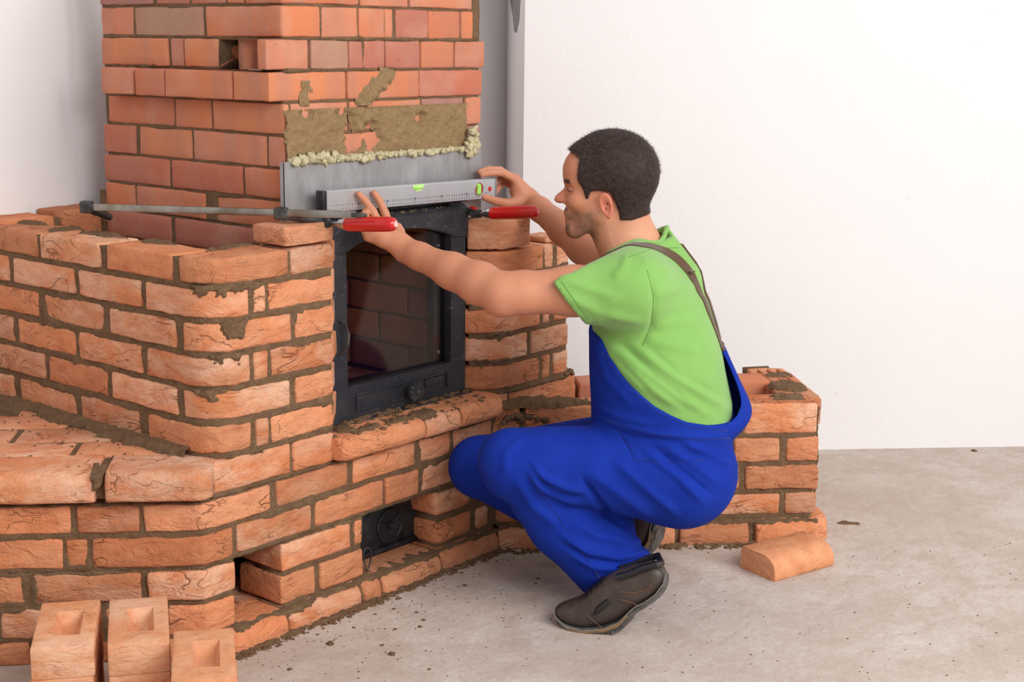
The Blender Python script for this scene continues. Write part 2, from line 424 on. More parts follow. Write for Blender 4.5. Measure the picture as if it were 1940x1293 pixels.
def mortar_wall(path, zones, rects, parent, inset=.004, amp=.0065, depth=.09, step=.0065, mat=None, name='mortar', over=.55):
    """mortar body behind / between the bricks: flush in the joints, smeared a little over the brick edges"""
    g = G()
    for (sa, sb, za, zb) in zones:
        ns = max(2, int((sb-sa)/step)); nz = max(2, int((zb-za)/step))
        zr = [za+(zb-za)*k/nz for k in range(nz+1)]
        rc = [q for q in rects if q[1] > sa-.02 and q[0] < sb+.02 and q[3] > za-.02 and q[2] < zb+.02]
        V = []; m = nz+1+2
        for i in range(ns+1):
            s_ = sa+(sb-sa)*i/ns; x, n = path.ev(s_)
            loc = [q for q in rc if q[0] < s_ < q[1]]
            for z in zr:
                e = 0
                for q in loc:
                    if q[2] < z < q[3]: e = min(s_-q[0], q[1]-s_, z-q[2], q[3]-z); break
                w = noise.noise(Vector((x.x*24, x.y*24, z*24)))*.7+noise.noise(Vector((x.x*85, x.y*85, z*85)))*.45
                pr = noise.noise(Vector((x.x*7+3, x.y*7, z*9)))
                d = -inset+amp*w+.003*pr
                if e > 0: d = d+.004*max(0, pr*1.6)-e*over
                d = max(d, -.02)
                V.append(x+n*d+Vector((0, 0, z+(noise.noise(Vector((x.x*40, x.y*40, 7)))*.004 if z == zr[-1] else 0))))
            V.append(x-n*depth+Vector((0, 0, zb-.002))); V.append(x-n*depth+Vector((0, 0, za)))
        F = [tuple(range(m-1, -1, -1)), tuple(ns*m+k for k in range(m))]
        for i in range(ns):
            for k in range(m): F.append((i*m+k, i*m+(k+1) % m, (i+1)*m+(k+1) % m, (i+1)*m+k))
        F = [tuple(reversed(f)) for f in F]
        g.add(V, F)
    return g.build(name, mat or M_M, parent, angle=None)
def build_courses(path, courses, mat, part, joint, depth=.11, **k):
    """courses: (z top, z bottom, [(photo column from, to)...]) -> bricks, and their (s,z) rectangles"""
    rects = []
    for c in courses:
        zt, zb, cols = c[:3]; kk = dict(k); kk.update(c[3] if len(c) > 3 else {})
        zm = (zt+zb)/2
        for it in cols:
            s0, s1 = path.spx(it[0], zm), path.spx(it[1], zm)
            if path.smin is not None:
                s0 = max(s0, path.smin)
                if s1-s0 < .02: continue
            k2 = dict(kk)
            if len(it) > 2: k2.update(it[2])
            path_brick(path, s0, s1, zb, zt, k2.pop('mat', mat), part, depth=k2.pop('depth', depth), **k2)
            rects.append((s0, s1, zb, zt))
    return rects
def crumbs(name, pts, parent=None, mat=None, kind='stuff'):
    """small irregular lumps of mortar: (pos, radius, squash)"""
    g = G()
    for i, (p, rr, sq) in enumerate(pts):
        bm = bmesh.new(); bmesh.ops.create_icosphere(bm, subdivisions=1 if rr < .006 else 2, radius=1)
        off = Vector((i*3.1, i*1.7, 5))
        vv = []
        for v in bm.verts:
            k = 1+.55*noise.noise(v.co*1.6+off)
            vv.append(Vector(p)+Vector((v.co.x*rr*k, v.co.y*rr*k, v.co.z*rr*k*sq)))
        g.add(vv, [[v.index for v in f.verts] for f in bm.faces]); bm.free()
    return g.build(name, mat or M_M, parent, angle=None, kind=kind)
def patch(name, O, X, Y, w, h, thick, parent, mask, mat=None, step=.005, seed=0, amp=.004, mapf=None, dip=.004):
    """irregular smear lying on a surface: O corner, X/Y axes, mask(u,v)->positive inside"""
    X, Y = Vector(X).normalized(), Vector(Y).normalized(); Z = X.cross(Y); O = Vector(O)
    nu, nv = max(3, int(w/step)), max(3, int(h/step))
    V = []; D = []
    for i in range(nu+1):
        for j in range(nv+1):
            u, v_ = w*i/nu, h*j/nv; p = O+X*u+Y*v_
            m = mask(u, v_)+.012*noise.noise(Vector((u*38, v_*38, seed)))+.008*noise.noise(Vector((u*95, v_*95, seed+3)))
            t = min(1, max(0, m/.012)); hgt = -dip+(thick+dip)*(t*(2-t))+amp*t*(noise.noise(Vector((u*60, v_*60, seed+9)))*.7+noise.noise(Vector((u*150, v_*150, seed)))*.5)
            V.append(mapf(u, v_, hgt) if mapf else p+Z*hgt); D.append(m > -.002)
    F = []
    for i in range(nu):
        for j in range(nv):
            q = (i*(nv+1)+j, (i+1)*(nv+1)+j, (i+1)*(nv+1)+j+1, i*(nv+1)+j+1)
            if any(D[k] for k in q): F.append(q)
    used = sorted({k for f in F for k in f}); mp = {k: i for i, k in enumerate(used)}
    if not F: return None
    return put(name, [V[k] for k in used], [[mp[k] for k in f] for f in F], mat or M_M, parent)
def disc(cu, cv, ru, rv): return lambda u, v: (1-math.sqrt(((u-cu)/ru)**2+((v-cv)/rv)**2))*min(ru, rv)

# ------------------------------------------------------------------ the fireplace
FIRE = empty('brick_fireplace', (.2, .3, 0))
tag(FIRE, 'half-built orange brick corner fireplace with chimney, hearth bench and black iron doors', 'fireplace')
YF = .02                                                     # front plane of the base and the piers
ZT = [.902, .830, .755, .678, .601, .524, .449, .364, .289, .209, .129, .047]
J = .0135
# ---- pier at the left of the door (rounded corner)
PL = Path([(-.335, 1.0), (-.335, YF), (.037, YF)], {1: .085}, 10)
PL.smin = .018
pierL = empty('pier', (-.2, .2, .45), FIRE)
A = [(ZT[0], ZT[1]+J, [(-110, -64), (-58, 69), (76, 188), (200, 325), (338, 548), (551, 633)]),
     (ZT[1], ZT[2]+J, [(-90, 16), (26, 139), (149, 265), (275, 471), (481, 503), (511, 633)]),
     (ZT[2], ZT[3]+J, [(-110, -54), (-45, 72), (82, 196), (208, 332), (345, 553), (560, 633)]),
     (ZT[3], ZT[4]+J, [(-90, 24), (32, 141), (149, 267), (277, 475), (483, 509), (515, 633)]),
     (ZT[4], ZT[5]+J, [(-100, -40), (-30, 84), (92, 205), (212, 335), (346, 551), (561, 633)]),
     (ZT[5], ZT[6]+J, [(-80, 26), (37, 143), (153, 265), (280, 477), (486, 509), (513, 633)])]
rA = build_courses(PL, A, M_H, pierL, J, depth=.115)
s_end = PL.spx(632, .6)
mortar_wall(PL, [(.02, s_end-.002, ZT[6]-.004, ZT[0]-.006)], rA, pierL, depth=.10)
# inner splay of the pier, towards the door
PLi = Path([(.036, YF+.012), (.112, .098)])
for i in range(6): path_brick(PLi, 0, .108, ZT[i+1]+J, ZT[i], M_H, pierL, depth=.09)
# loose top brick next to the door
PF = Path([(-1, YF), (2, YF)])
path_brick(PF, PF.spx(538, .93), PF.spx(632, .93), .908, .952, M_H, pierL, depth=.11, name='brick', out=.004)
# return leg of the pier against the wall
PLr = Path([(-.45, .865), (-.02, .865)])
path_brick(PLr, .112, PLr.spx(104, .9), .84, .912, M_H, pierL, depth=.12)
path_brick(PLr, PLr.spx(118, .9), PLr.spx(206, .9), .84, .922, M_H, pierL, depth=.12)
path_brick(PLr, .112, PLr.spx(60, .8), .765, .83, M_H, pierL, depth=.12)
path_brick(PLr, PLr.spx(66, .8), PLr.spx(206, .8), .765, .83, M_H, pierL, depth=.12)
mortar_wall(PLr, [(.125, .43, .5, .905)], [], pierL, inset=.012, depth=.10, step=.012)
# mortar dabs on the top course
for (px, py, ru, rv, sd) in ((60, 424, .065, .028, 1), (195, 445, .075, .028, 2), (300, 460, .065, .026, 3), (445, 468, .07, .022, 4), (118, 436, .03, .045, 8), (565, 463, .035, .03, 5)):
    c = onz(px, py, ZT[0]); dr = Vector((0, -1, 0)) if px < 400 else Vector((1, 0, 0)); nr = Vector((1, 0, 0)) if px < 400 else Vector((0, 1, 0))
    patch('mortar_dab', c-dr*ru*1.2-nr*rv*1.2, dr, nr, ru*2.4, rv*2.4, .006, pierL, disc(ru*1.2, rv*1.2, ru, rv), seed=sd)
# squeezed-out mortar hanging over a face
def smear(part, path, px, z, w, h, th, sd):
    s_ = path.spx(px, z); p, n = path.ev(s_); d = Vector((-n.y, n.x, 0))
    def mp(u, v, hh):
        q, m = path.ev(s_-w/2+u); return q+m*(.001+hh)+Vector((0, 0, z-h/2+v))
    patch('mortar_smear', p, d, (0, 0, 1), w, h, th, part, lambda u, v: min((v-h*.12)*.5, (1-abs((u-w/2)/(w/2))**1.6)*h*.75-(h-v)*.62, (h-v)+.004)+.006*noise.noise(Vector((u*30, sd, 0))), seed=sd, mapf=mp, dip=.012, step=.004)
smear(pierL, PL, 445, ZT[2]-.016, .10, .05, .006, 11)
smear(pierL, PL, 400, ZT[1]-.006, .12, .035, .006, 12)
smear(pierL, PL, 465, ZT[1]-.008, .10, .035, .006, 13)
smear(pierL, PL, 395, ZT[4]-.008, .10, .03, .005, 14)
smear(pierL, PL, 430, ZT[3]-.004, .12, .028, .005, 15)

# ---- base: bench face (parallel to the back wall), front, low wall on the right
CX, CY = -.372, YF                                             # bent corner at the left
BX, BY = .628, YF                                              # bend at the right
WE = (1.283, -.635)                                            # right end of the low wall
PB = Path([(CX-.86, CY+.86), (CX, CY), (BX, BY)], {1: .012})
base = empty('base_wall', (.1, .1, 0), FIRE)
Bc = [(ZT[6], ZT[7]+J, [(405, 551), (556, 633)]),
      (ZT[7], ZT[8]+J, [(-90, -68), (-60, 133), (145, 264), (272, 512), (525, 660), (669, 787), (796, 854), (862, 932)]),
      (ZT[8], ZT[9]+J, [(-60, 119), (125, 167), (175, 441), (451, 591), (598, 727), (731, 793), (799, 930)]),
      (ZT[9], ZT[10]+J, [(-60, 46), (65, 267), (280, 446)]),
      (ZT[10], ZT[11]+J, [(-60, -10), (0, 190), (198, 308), (318, 446)])]
rB = build_courses(PB, Bc, M_H, base, J, depth=.12)
for i in (7, 8, 9, 10):            # the bench face runs on to the wall beyond the picture
    e = min(q[0] for q in rB if abs(q[3]-ZT[i]) < 1e-6)-.012
    while e > .05:
        a = max(.004, e-.235); path_brick(PB, a, e, ZT[i+1]+J, ZT[i], M_H, base, depth=.12); rB.append((a, e, ZT[i+1]+J, ZT[i])); e = a-.012
def sB(px, z): return PB.spx(px, z)
# bottom course of the bench face
for a, b in ((-340, -205), (-198, -66), (-60, 57), (66, 250), (260, 425)):
    q = (max(.004, sB(a, .03)), sB(b, .03), .0, .05); path_brick(PB, q[0], q[1], 0, .05, M_H, base, depth=.12, out=.004); rB.append(q)
# the small brick pier between the air hole and the ash door
for zt, zb, cols in ((ZT[9], ZT[10]+J, [(534, 665), (672, 688)]), (ZT[10], ZT[11]+J, [(533, 598), (606, 688)])):
    for a, b in cols:
        zm = (zt+zb)/2; q = (sB(a, zm), sB(b, zm), zb, zt); path_brick(PB, *q, M_H, base, depth=.15 if a < 540 else .11); rB.append(q)
s447, s534, s690, s828 = sB(446, .15), sB(536, .15), sB(688, .15), sB(828, .15)
mortar_wall(PB, [(.01, sB(634, .42), ZT[9]+.004, ZT[7]+.004), (sB(404, .42), sB(633, .42), ZT[7]+.002, ZT[6]-.002),
                 (sB(634, .3), PB.L, ZT[9]+.004, ZT[7]+.006),
                 (.01, s447-.004, 0, ZT[9]+.006), (s534+.004, s690-.003, .02, ZT[9]+.006)], rB, base, depth=.105)
# right jamb of the ash door: two bricks with a rounded nose, then the bend to the low wall
PJ = Path([(.450, .115), (.385, YF+.002), (.56, YF+.002), (BX+.03, YF-.03)], {1: .012, 2: .03})
PJ2 = Path([(.37, YF), (BX, BY), (BX+.30, BY-.30)], {1: .012})
rJ = []
for zt, zb, cols in ((ZT[9], ZT[10]+J, [(824, 893), (900, 960)]), (ZT[10], ZT[11]+J, [(829, 896), (903, 929), (936, 1030)])):
    for a, b in cols:
        zm = (zt+zb)/2; q = (PJ2.spx(a, zm), PJ2.spx(b, zm), zb, zt); path_brick(PJ2, *q, M_H, base, depth=.11, r=.014); rJ.append(q)
mortar_wall(PJ2, [(PJ2.spx(831, .15), PJ2.L, .01, ZT[9]+.006)], rJ, base, depth=.1)
smear(base, PJ2, 878, ZT[9]-.012, .07, .05, .006, 21)
# plinth of quarter-round bricks
def plinth_prof(o, h, d=.10):
    p = [(d, 0.0), (-o, 0.0)]
    for i in range(7):
        t = math.pi/2*i/6; p.append((-o+(o+.012)*(1-math.cos(t)), h*.35+h*.65*math.sin(t)))
    p.append((d, h)); return p
PP = Path([(CX-.02, YF), (BX, YF), (WE[0], WE[1])], {1: .01})
for a, b in ((424, 533), (536, 671), (676, 709), (712, 822), (825, 931)):
    prof_brick(PP, PP.spx(a, .02), PP.spx(b, .02), plinth_prof(.032, .054), M_H, base, er=(.012, .012))
mortar_wall(PP, [(PP.spx(440, .02), PP.spx(935, .02), 0, .054)], [], base, inset=-.016, amp=.014, depth=.09)
fb = crumbs('mortar_crumbs', [((lambda q: (q.x+random.gauss(0, .006), q.y-.036-abs(random.gauss(0, .012)), .001))(PP.ev(random.uniform(.02, 1.0))[0]), random.uniform(.002, .008), .5) for _ in range(420)], base)
# floor of the air hole and ash pit
PFp = Path([(-.32, YF+.03), (.5, YF+.03)])
path_brick(PFp, .01, .13, .0, .05, M_H, base, depth=.22)
path_brick(PFp, .14, .30, .0, .05, M_H, base, depth=.22)

# ---- bench top: bullnose bricks over the bench face, flat bricks behind
bench = empty('bench_top', (-.6, .5, .4), FIRE)
def nose_prof(o, z0, z1, d, rt=.032, rb=.012):
    p = [(d, z0)]
    for i in range(5):
        t = math.pi/2*i/4; p.append((-o+rb*(1-math.sin(t)), z0+rb*(1-math.cos(t))))
    for i in range(7):
        t = math.pi/2*i/6; p.append((-o+rt*(1-math.cos(t)), z1-rt+rt*math.sin(t)))
    p.append((d, z1)); return p
ZB0, ZB1 = .384, .452
PBb = Path([(CX-.86, CY+.86), (CX+.3, CY-.3)])
for a, b, e in ((-420, -262, (.008, .008)), (-255, -62, (.008, .008)), (-55, 184, (.008, .008)), (204, 403, (.008, .035))):
    prof_brick(PBb, max(.004, PBb.spx(a, .42)), PBb.spx(b, .42), nose_prof(.045, ZB0, ZB1, .10), M_H, bench, er=e, name='brick')
sx0 = PBb.spx(138, .45)
for row in range(4):
    o_ = .11+.125*row
    pr = Path([(CX-.62+o_*.7071, CY+.62+o_*.7071), (CX+.3+o_*.7071, CY-.3+o_*.7071)])
    sh = 0 if row % 2 == 0 else .12
    for k in range(-4, 2):
        a = pr.spx(138, .45)+k*.255+sh; b = a+.243
        P1 = pr.ev(b)[0]; P0 = pr.ev(a)[0]
        if P0.x > -.36 or max(P0.y, P1.y)+.09 > .98: continue
        while pr.ev(b)[0].x > -.26: b -= .005
        path_brick(pr, a, b, ZB0, ZB1-.003, M_H, bench, depth=.115)
mortar_wall(PB, [(.01, PB.spx(380, .42), ZB0+.002, ZB1-.004)], [], bench, inset=-.018, amp=.006, depth=.02)
g = G()   # mortar bed under and between the flat bricks
bedpts = [(CX-.90, CY+.93), (CX+.02, CY+.04), (-.30, .10), (-.30, .97), (-.98, .97)]
V = [Vector((x, y, ZB0-.01)) for x, y in bedpts]+[Vector((x, y, ZB1-.008)) for x, y in bedpts]; n_ = len(bedpts)
g.add(V, [tuple(range(n_-1, -1, -1)), tuple(range(n_, 2*n_))]+[(i, (i+1) % n_, n_+(i+1) % n_, n_+i) for i in range(n_)]); g.build('mortar_bed', M_M, bench, smooth=False)
# fillet of fallen mortar along the foot of the pier
def fmap(u, v, hh): return Vector((-.330-v, .10+u, ZB1-.004+hh*(1.25-v/.07)))
patch('mortar_fillet', (0, 0, 0), (1, 0, 0), (0, 1, 0), .86, .075, .020, bench, lambda u, v: (.034+.022*noise.noise(Vector((u*9, 1, 2)))+.012*noise.noise(Vector((u*23, v*20, 2)))-v)*1.6, seed=33, mapf=fmap, dip=.006, amp=.005)
fil = []
for i in range(110):
    y = random.uniform(.1, .9); fil.append((Vector((-.35-random.random()*.26, y, ZB1-.002)), random.uniform(.0015, .005), .6))
fil = [q for q in fil if q[0].x+q[0].y > CX+CY-.01 and q[0].y < .97]
crumbs('mortar_crumbs', fil, bench)
smear(bench, PB, 190, .425, .03, .07, .048, 31)

# ---- ledge of bullnose bricks under the stove door
ledge = empty('door_ledge', (.3, .03, .4), FIRE)
ZL0, ZL1 = .380, .436
for a, b, e in ((628, 781, (.03, .008)), (784, 849, (.008, .008)), (852, 937, (.008, .04))):
    prof_brick(PF, PF.spx(a, .41), PF.spx(b, .41), nose_prof(.050, ZL0, ZL1, .12, rt=.026, rb=.02), M_H, ledge, er=e)
mortar_wall(PF, [(PF.spx(640, .41), PF.spx(925, .41), ZL0+.003, ZL1-.003)], [], ledge, inset=-.035, amp=.006, depth=.12)
for px, py, ru, rv, sd in ((652, 815, .030, .035, 1), (760, 795, .06, .02, 2), (800, 785, .05, .03, 3), (700, 812, .05, .02, 6)):
    c = onz(px, py, ZL1); patch('mortar_dab', c-Vector((ru*1.2, rv*1.2, 0)), (1, 0, 0), (0, 1, 0), ru*2.4, rv*2.4, .007, ledge, disc(ru*1.2, rv*1.2, ru, rv), seed=40+sd)
crumbs('mortar_crumbs', [(Vector((random.uniform(.02, .58), random.uniform(-.02, .085), ZL1)), random.uniform(.002, .008), .6) for _ in range(90)]+[(Vector((random.uniform(.10, .58), .082+random.gauss(0, .006), ZL1+.002)), random.uniform(.006, .012), .7) for _ in range(60)], ledge)

# ---- pier at the right of the door (bowed face)
PR = Path([(.560, .118), (.650, YF), (.955, YF), (.955, .3)], {1: .10, 2: .02}, 10)
PR.smax = PR.S[-2]-.003
pierR = empty('pier', (.8, .15, .45), FIRE)
RT = [.900, .817, .738, .660, .582, .504, .426]
Rc = [(RT[0], RT[1]+.006, [(885, 1006)]),
      (RT[1], RT[2]+J, [(882, 1029), (1033, 1050), (1056, 1082)]),
      (RT[2], RT[3]+J, [(880, 966), (972, 1081)]),
      (RT[3], RT[4]+J, [(878, 1023), (1030, 1044), (1050, 1080)]),
      (RT[4], RT[5]+J, [(878, 1000), (1006, 1077)]),
      (RT[5], RT[6]+J, [(877, 1021), (1029, 1043), (1049, 1076)])]
rR = build_courses(PR, Rc, M_H, pierR, J, depth=.11)
mortar_wall(PR, [(PR.spx(888, .5), PR.L, RT[6]-.004, RT[1]-.004)], rR, pierR, depth=.095)
for i in range(1, 6):
    sA = PR.S[-2]+.02
    path_brick(PR, sA+.004, sA+.13, RT[i+1]+J, RT[i], M_H, pierR); path_brick(PR, sA+.142, PR.L, RT[i+1]+J, RT[i], M_H, pierR)
PR6 = Path([(.56, .10), (.645, YF+.006), (1.0, YF+.006), (1.0, .26)], {1: .08, 2: .015})
PR6.smax = PR6.S[-2]-.002
r6 = build_courses(PR6, [(RT[6], .352, [(884, 962), (966, 1094)])], M_H, pierR, J, depth=.12)
path_brick(PR6, PR6.S[-2]+.02, PR6.L, .352, RT[6], M_H, pierR)
mortar_wall(PR6, [(PR6.spx(890, .4), PR6.L, .345, RT[6]-.004)], r6, pierR, depth=.1)
smear(pierR, PR6, 905, .385, .09, .07, .010, 51); smear(pierR, PR, 930, RT[5]+.006, .12, .03, .005, 52); smear(pierR, PR, 940, RT[4]+.004, .1, .03, .005, 53)
crumbs('mortar_crumbs', [(Vector((random.gauss(.965, .012), YF+random.uniform(.0, .06), RT[6]+random.random()*.012)), random.uniform(.006, .014), .8) for _ in range(26)]+[(Vector((random.gauss(.75, .05), YF-.02-abs(random.gauss(0, .03)), .362+random.random()*.012)), random.uniform(.006, .016), .8) for _ in range(90)], pierR)
for i in range(1): path_brick(Path([(.86, .04), (.95, .04)]), 0, .075, RT[1]+.002, RT[1]+.02, M_H, pierR, depth=.08)

# ---- chimney
XC, YC, XR = -.012, .13, .690
PC = Path([(XC, .845), (XC, YC), (XR, YC), (XR, .84)], {1: .005, 2: .005})
chim = empty('chimney', (.33, .45, 1.0), FIRE)
CZ = [1.519, 1.443, 1.367, 1.293, 1.221, 1.145, 1.067, .992, .921, .848, .775]
def shiftpath(x0, x1, y=YC): return Path([(x0, .845), (x0, y), (x1, y), (x1, .84)], {1: .005, 2: .005})
cj = .006
specs = [
 (CZ[0]+.076, CZ[0]+cj, None, .645, [(188, 310), (315, 390), (395, 470), (474, 640), (644, 760), (764, 893)]),
 (CZ[0], CZ[1]+cj, None, .645, [(189, 288), (296, 357), (360, 425), (428, 460), (464, 679), (682, 772), (776, 894)]),
 (CZ[1], CZ[2]+cj, None, .652, [(191, 251), (254, 384), (391, 606), (608, 677), (679, 728), (730, 745), (750, 811), (812, 872), (874, 896)]),
 (CZ[2], CZ[3]+cj, None, .700, [(194, 318), (323, 347), (350, 417)]),
 (CZ[3], CZ[4]+cj, -.055, .692, [(191, 250), (255, 310), (313, 437), (440, 657), (659, 793), (795, 915)]),
 (CZ[4], CZ[5]+cj, None, .684, [(204, 329), (332, 400), (405, 548), (552, 660), (663, 797), (800, 879), (882, 911)]),
 (CZ[5], CZ[6]+cj, None, .684, [(198, 257), (264, 362), (366, 504), (508, 600), (604, 720), (724, 800), (804, 911)]),
 (CZ[6], CZ[7]+cj, None, .684, [(197, 321), (325, 459), (464, 640), (644, 760), (764, 911)]),
 (CZ[7], CZ[8]+cj, None, .684, [(198, 256), (259, 389), (409, 600), (604, 720), (724, 911)]),
 (CZ[8], CZ[9]+cj, None, .684, [(203, 324), (330, 539)]),
 (CZ[9], CZ[10]+cj, None, .684, [(203, 262), (266, 400), (404, 540)])]
rC = []
for zt, zb, x0, x1, cols in specs:
    p_ = shiftpath(XC if x0 is None else x0, x1) if (x0 is not None or abs(x1-XR) > .002) else PC
    zm = (zt+zb)/2
    for a, b in cols:
        s0, s1 = p_.spx(a, zm, 0), p_.spx(b, zm, 0, p_.L-.70)
        path_brick(p_, s0, s1, zb, zt, M_C, chim, depth=.10, r=.004, wob=.001, edge=.0018, jit=.003, tilt=.006)
        d_ = s0-p_.S[1]+PC.S[1]; rC.append((d_, d_+s1-s0, zb, zt))
    # right-hand return
    sr = p_.S[-2]
    for k in range(3): path_brick(p_, sr+.012+k*.24, sr+.24+k*.24, zb, zt, M_C, chim, depth=.10, r=.004, wob=.001)
# course with the gap: the corner brick sticks out
p3 = shiftpath(-.062, .700)
zt, zb = CZ[2], CZ[3]+cj; zm = (zt+zb)/2
for a, b in ((481, 585), (590, 660), (662, 730), (732, 797), (799, 861), (863, 919)):
    s0, s1 = p3.spx(a, zm, 0), p3.spx(b, zm, 0, p3.L-.70)
    if a == 481: s0 = p3.S[1]-.028-.0
    path_brick(p3, s0, s1, zb, zt, M_C, chim, depth=.10, r=.004, wob=.001, edge=.0018, jit=.002)
    d_ = s0-p3.S[1]+PC.S[1]; rC.append((d_, d_+s1-s0, zb, zt))
for k in range(3): path_brick(p3, p3.S[-2]+.012+k*.24, p3.S[-2]+.24+k*.24, zb, zt, M_C, chim, depth=.10, r=.004)
sg0, sg1 = PC.spx(418, zm, 0), PC.spx(540, zm, 0)
g0 = PC.spx(200, 1.2, 0)
mortar_wall(PC, [(g0, PC.S[-2]-.012, CZ[2]-.002, 1.597), (g0, sg0-.002, CZ[3]-.002, CZ[2]+.002), (PC.S[1]+.012, PC.S[-2]-.012, CZ[3]-.002, CZ[2]+.002), (g0, PC.S[-2]-.016, CZ[8]+.004, CZ[3]+.002), (g0, PC.S[1]+.01, CZ[10]-.002, CZ[8]+.004)],
            rC, chim, inset=.003, amp=.003, depth=.085, step=.008, over=.9)
smear(chim, PC, 275, CZ[3]-.004, .09, .028, .008, 61)
for px, py, w, h, sd in ((240, 150, .1, .02, 62),):
    pass
# front coat of mortar over the lintel, and a smear above it
def O_(px, py, y): return onpl(px, py, (0, y, 0), (0, 1, 0))
pa = O_(541, 285, YC-.006); pb_ = O_(890, 195, YC-.006)
wM, hM = pb_.x-pa.x, pb_.z-1.088
def coat(u, v):
    m = min(u+.004, wM-u-.012-.02*max(0, (v-hM*.35)), hM-v+.001)
    for cu, cv, ru, rv in ((.325*wM, .42*hM, .018, .045), (.355*wM, .33*hM, .025, .022), (.43*wM, .40*hM, .022, .035), (.455*wM, .26*hM, .014, .014), (.70*wM, .68*hM, .012, .013), (.11*wM, .88*hM, .02, .01), (.275*wM, .9*hM, .016, .012)):
        m = min(m, (math.sqrt(((u-cu)/ru)**2+((v-cv)/rv)**2)-1)*min(ru, rv))
    return m
patch('mortar_coat', (pa.x, YC-.004, 1.088), (1, 0, 0), (0, 0, 1), wM, hM, .010, chim, coat, M_PATCH, step=.004, seed=70, amp=.006)
q = O_(683, 195, YC-.004)
def smudge(u, v):
    best = -1
    for t in range(9):
        k = t/8; cu, cv = .03+.085*k, .012+.062*k; best = max(best, (.026-.006*k)-math.hypot((u-cu), (v-cv)*1.1))
    return best
patch('mortar_smear', (q.x-.015, YC-.005, q.z-.006), (1, 0, 0), (0, 0, 1), .16, .11, .007, chim, smudge, M_PATCH, step=.004, seed=72, amp=.006)
q = O_(580, 178, YC-.004); patch('mortar_smear', (q.x-.03, YC-.0035, q.z-.03), (1, 0, 0), (0, 0, 1), .06, .06, .003, chim, disc(.03, .03, .012, .022), M_PATCH, step=.004, seed=73)

# ---- firebox behind the glass
fbx = empty('firebox', (.35, .4, .6), FIRE)
PX = Path([(.615, .80), (.615, .175)])       # right cheek, seen through the door (travels towards the viewer, faces -x)
zc = [.436, .52, .605, .69, .775, .86, .945]
rX = []
for i in range(6):
    st = 0 if i % 2 == 0 else .12
    for k in range(-1, 4):
        a, b = max(0, st+k*.235), min(PX.L, st+k*.235+.225)
        if b-a > .03:
            path_brick(PX, a, b, zc[i]+.004, zc[i+1]-.004, M_C, fbx, depth=.05, r=.004, wob=.001); rX.append((a, b, zc[i]+.004, zc[i+1]-.004))
mortar_wall(PX, [(0, PX.L, .436, .945)], rX, fbx, inset=.004, amp=.003, depth=.04, step=.012)
PXb = Path([(.03, .79), (.62, .79)])
for i in range(6):
    for k in range(3):
        a, b = k*.235-(.1 if i % 2 else 0), k*.235+.225-(.1 if i % 2 else 0)
        a = max(a, 0); b = min(b, PXb.L)
        path_brick(PXb, a, b, zc[i]+.004, zc[i+1]-.004, M_C, fbx, depth=.05, r=.004)
PXf = [Path([(.04, .17+.125*k), (.61, .17+.125*k)]) for k in range(5)]
for k, p_ in enumerate(PXf):
    for j in range(3):
        a = j*.24-(.12 if k % 2 else 0); b = min(a+.232, .565); a = max(a, 0)
        if b-a > .03: path_brick(p_, a, b, .392, .433, M_C, fbx, depth=.118, r=.004)
g = G(); g.box((.02, .48, .70), .03, .66, .56); g.build('cheek_panel', M_M, fbx, smooth=False)
g = G(); g.box((.33, .47, .962), .64, .66, .02); g.build('top_panel', M_M, fbx, smooth=False)

g = G(); g.box((.640, .49, .66), .03, .70, .60); g.build('cheek_panel', M_M, fbx, smooth=False)
g = G(); g.box((.325, .852, .69), .68, .02, .56); g.build('back_panel', M_M, fbx, smooth=False)
g = G(); g.box((.325, .50, .376), .68, .70, .026); g.build('floor_panel', M_M, fbx, smooth=False)
g = G(); g.box((.10, .34, .18), .92, .02, .37).box((-.345, .20, .18), .02, .28, .37).box((.10, .20, .205), .86, .28, .012); g.build('core_panel', M_M, base, smooth=False)
# ---- low wall on the right: an open brick box along the back wall
low = empty('low_wall', (1.1, -.3, 0), FIRE)
PW = Path([(BX-.02, BY+.02), WE, (WE[0]+.42, WE[1]+.42)], {1: .03}, 6)
PW.smax = PW.S[-2]
WT = [.392, .300, .214, .134, .060]
Wc = [(WT[0], WT[1]+.008, [(866, 985), (996, 1130), (1140, 1270), (1278, 1404), (1411, 1549)]),
      (WT[1]-.004, WT[2]+J, [(940, 1060), (1070, 1190), (1200, 1310), (1320, 1384), (1391, 1477), (1490, 1551)]),
      (WT[2], WT[3]+J, [(940, 1032), (1040, 1160), (1170, 1280), (1290, 1401), (1412, 1550)]),
      (WT[3], WT[4]+J, [(1040, 1110), (1120, 1220), (1230, 1330), (1340, 1477), (1487, 1547)])]
rW = build_courses(PW, Wc, M_H, low, J, depth=.115)
mortar_wall(PW, [(PW.spx(880, .3), PW.spx(1541, .2), .02, WT[0]-.02)], rW, low, depth=.1)
for i in range(4):
    sA = PW.S[-2]+.035
    for k in range(2): path_brick(PW, sA+k*.2+.004, sA+k*.2+.19, WT[i+1]+J, WT[i], M_H, low, depth=.115)
mortar_wall(PW, [(PW.S[-2]+.012, PW.L-.03, .02, WT[0]-.020)], [(PW.S[-2]+.02, PW.L, .02, WT[0]-.006)], low, inset=.01, depth=.1, step=.012)
for a, b in ((942, 1034), (1042, 1150), (1158, 1275), (1284, 1414), (1427, 1567)):
    prof_brick(PP, PP.spx(a, .02), PP.spx(b, .02), plinth_prof(.034, .062), M_H, low, er=(.008, .008 if b < 1500 else .04))
mortar_wall(PP, [(PP.spx(935, .02), PP.spx(1545, .02), 0, .062)], [], low, inset=-.016, amp=.014, depth=.09)
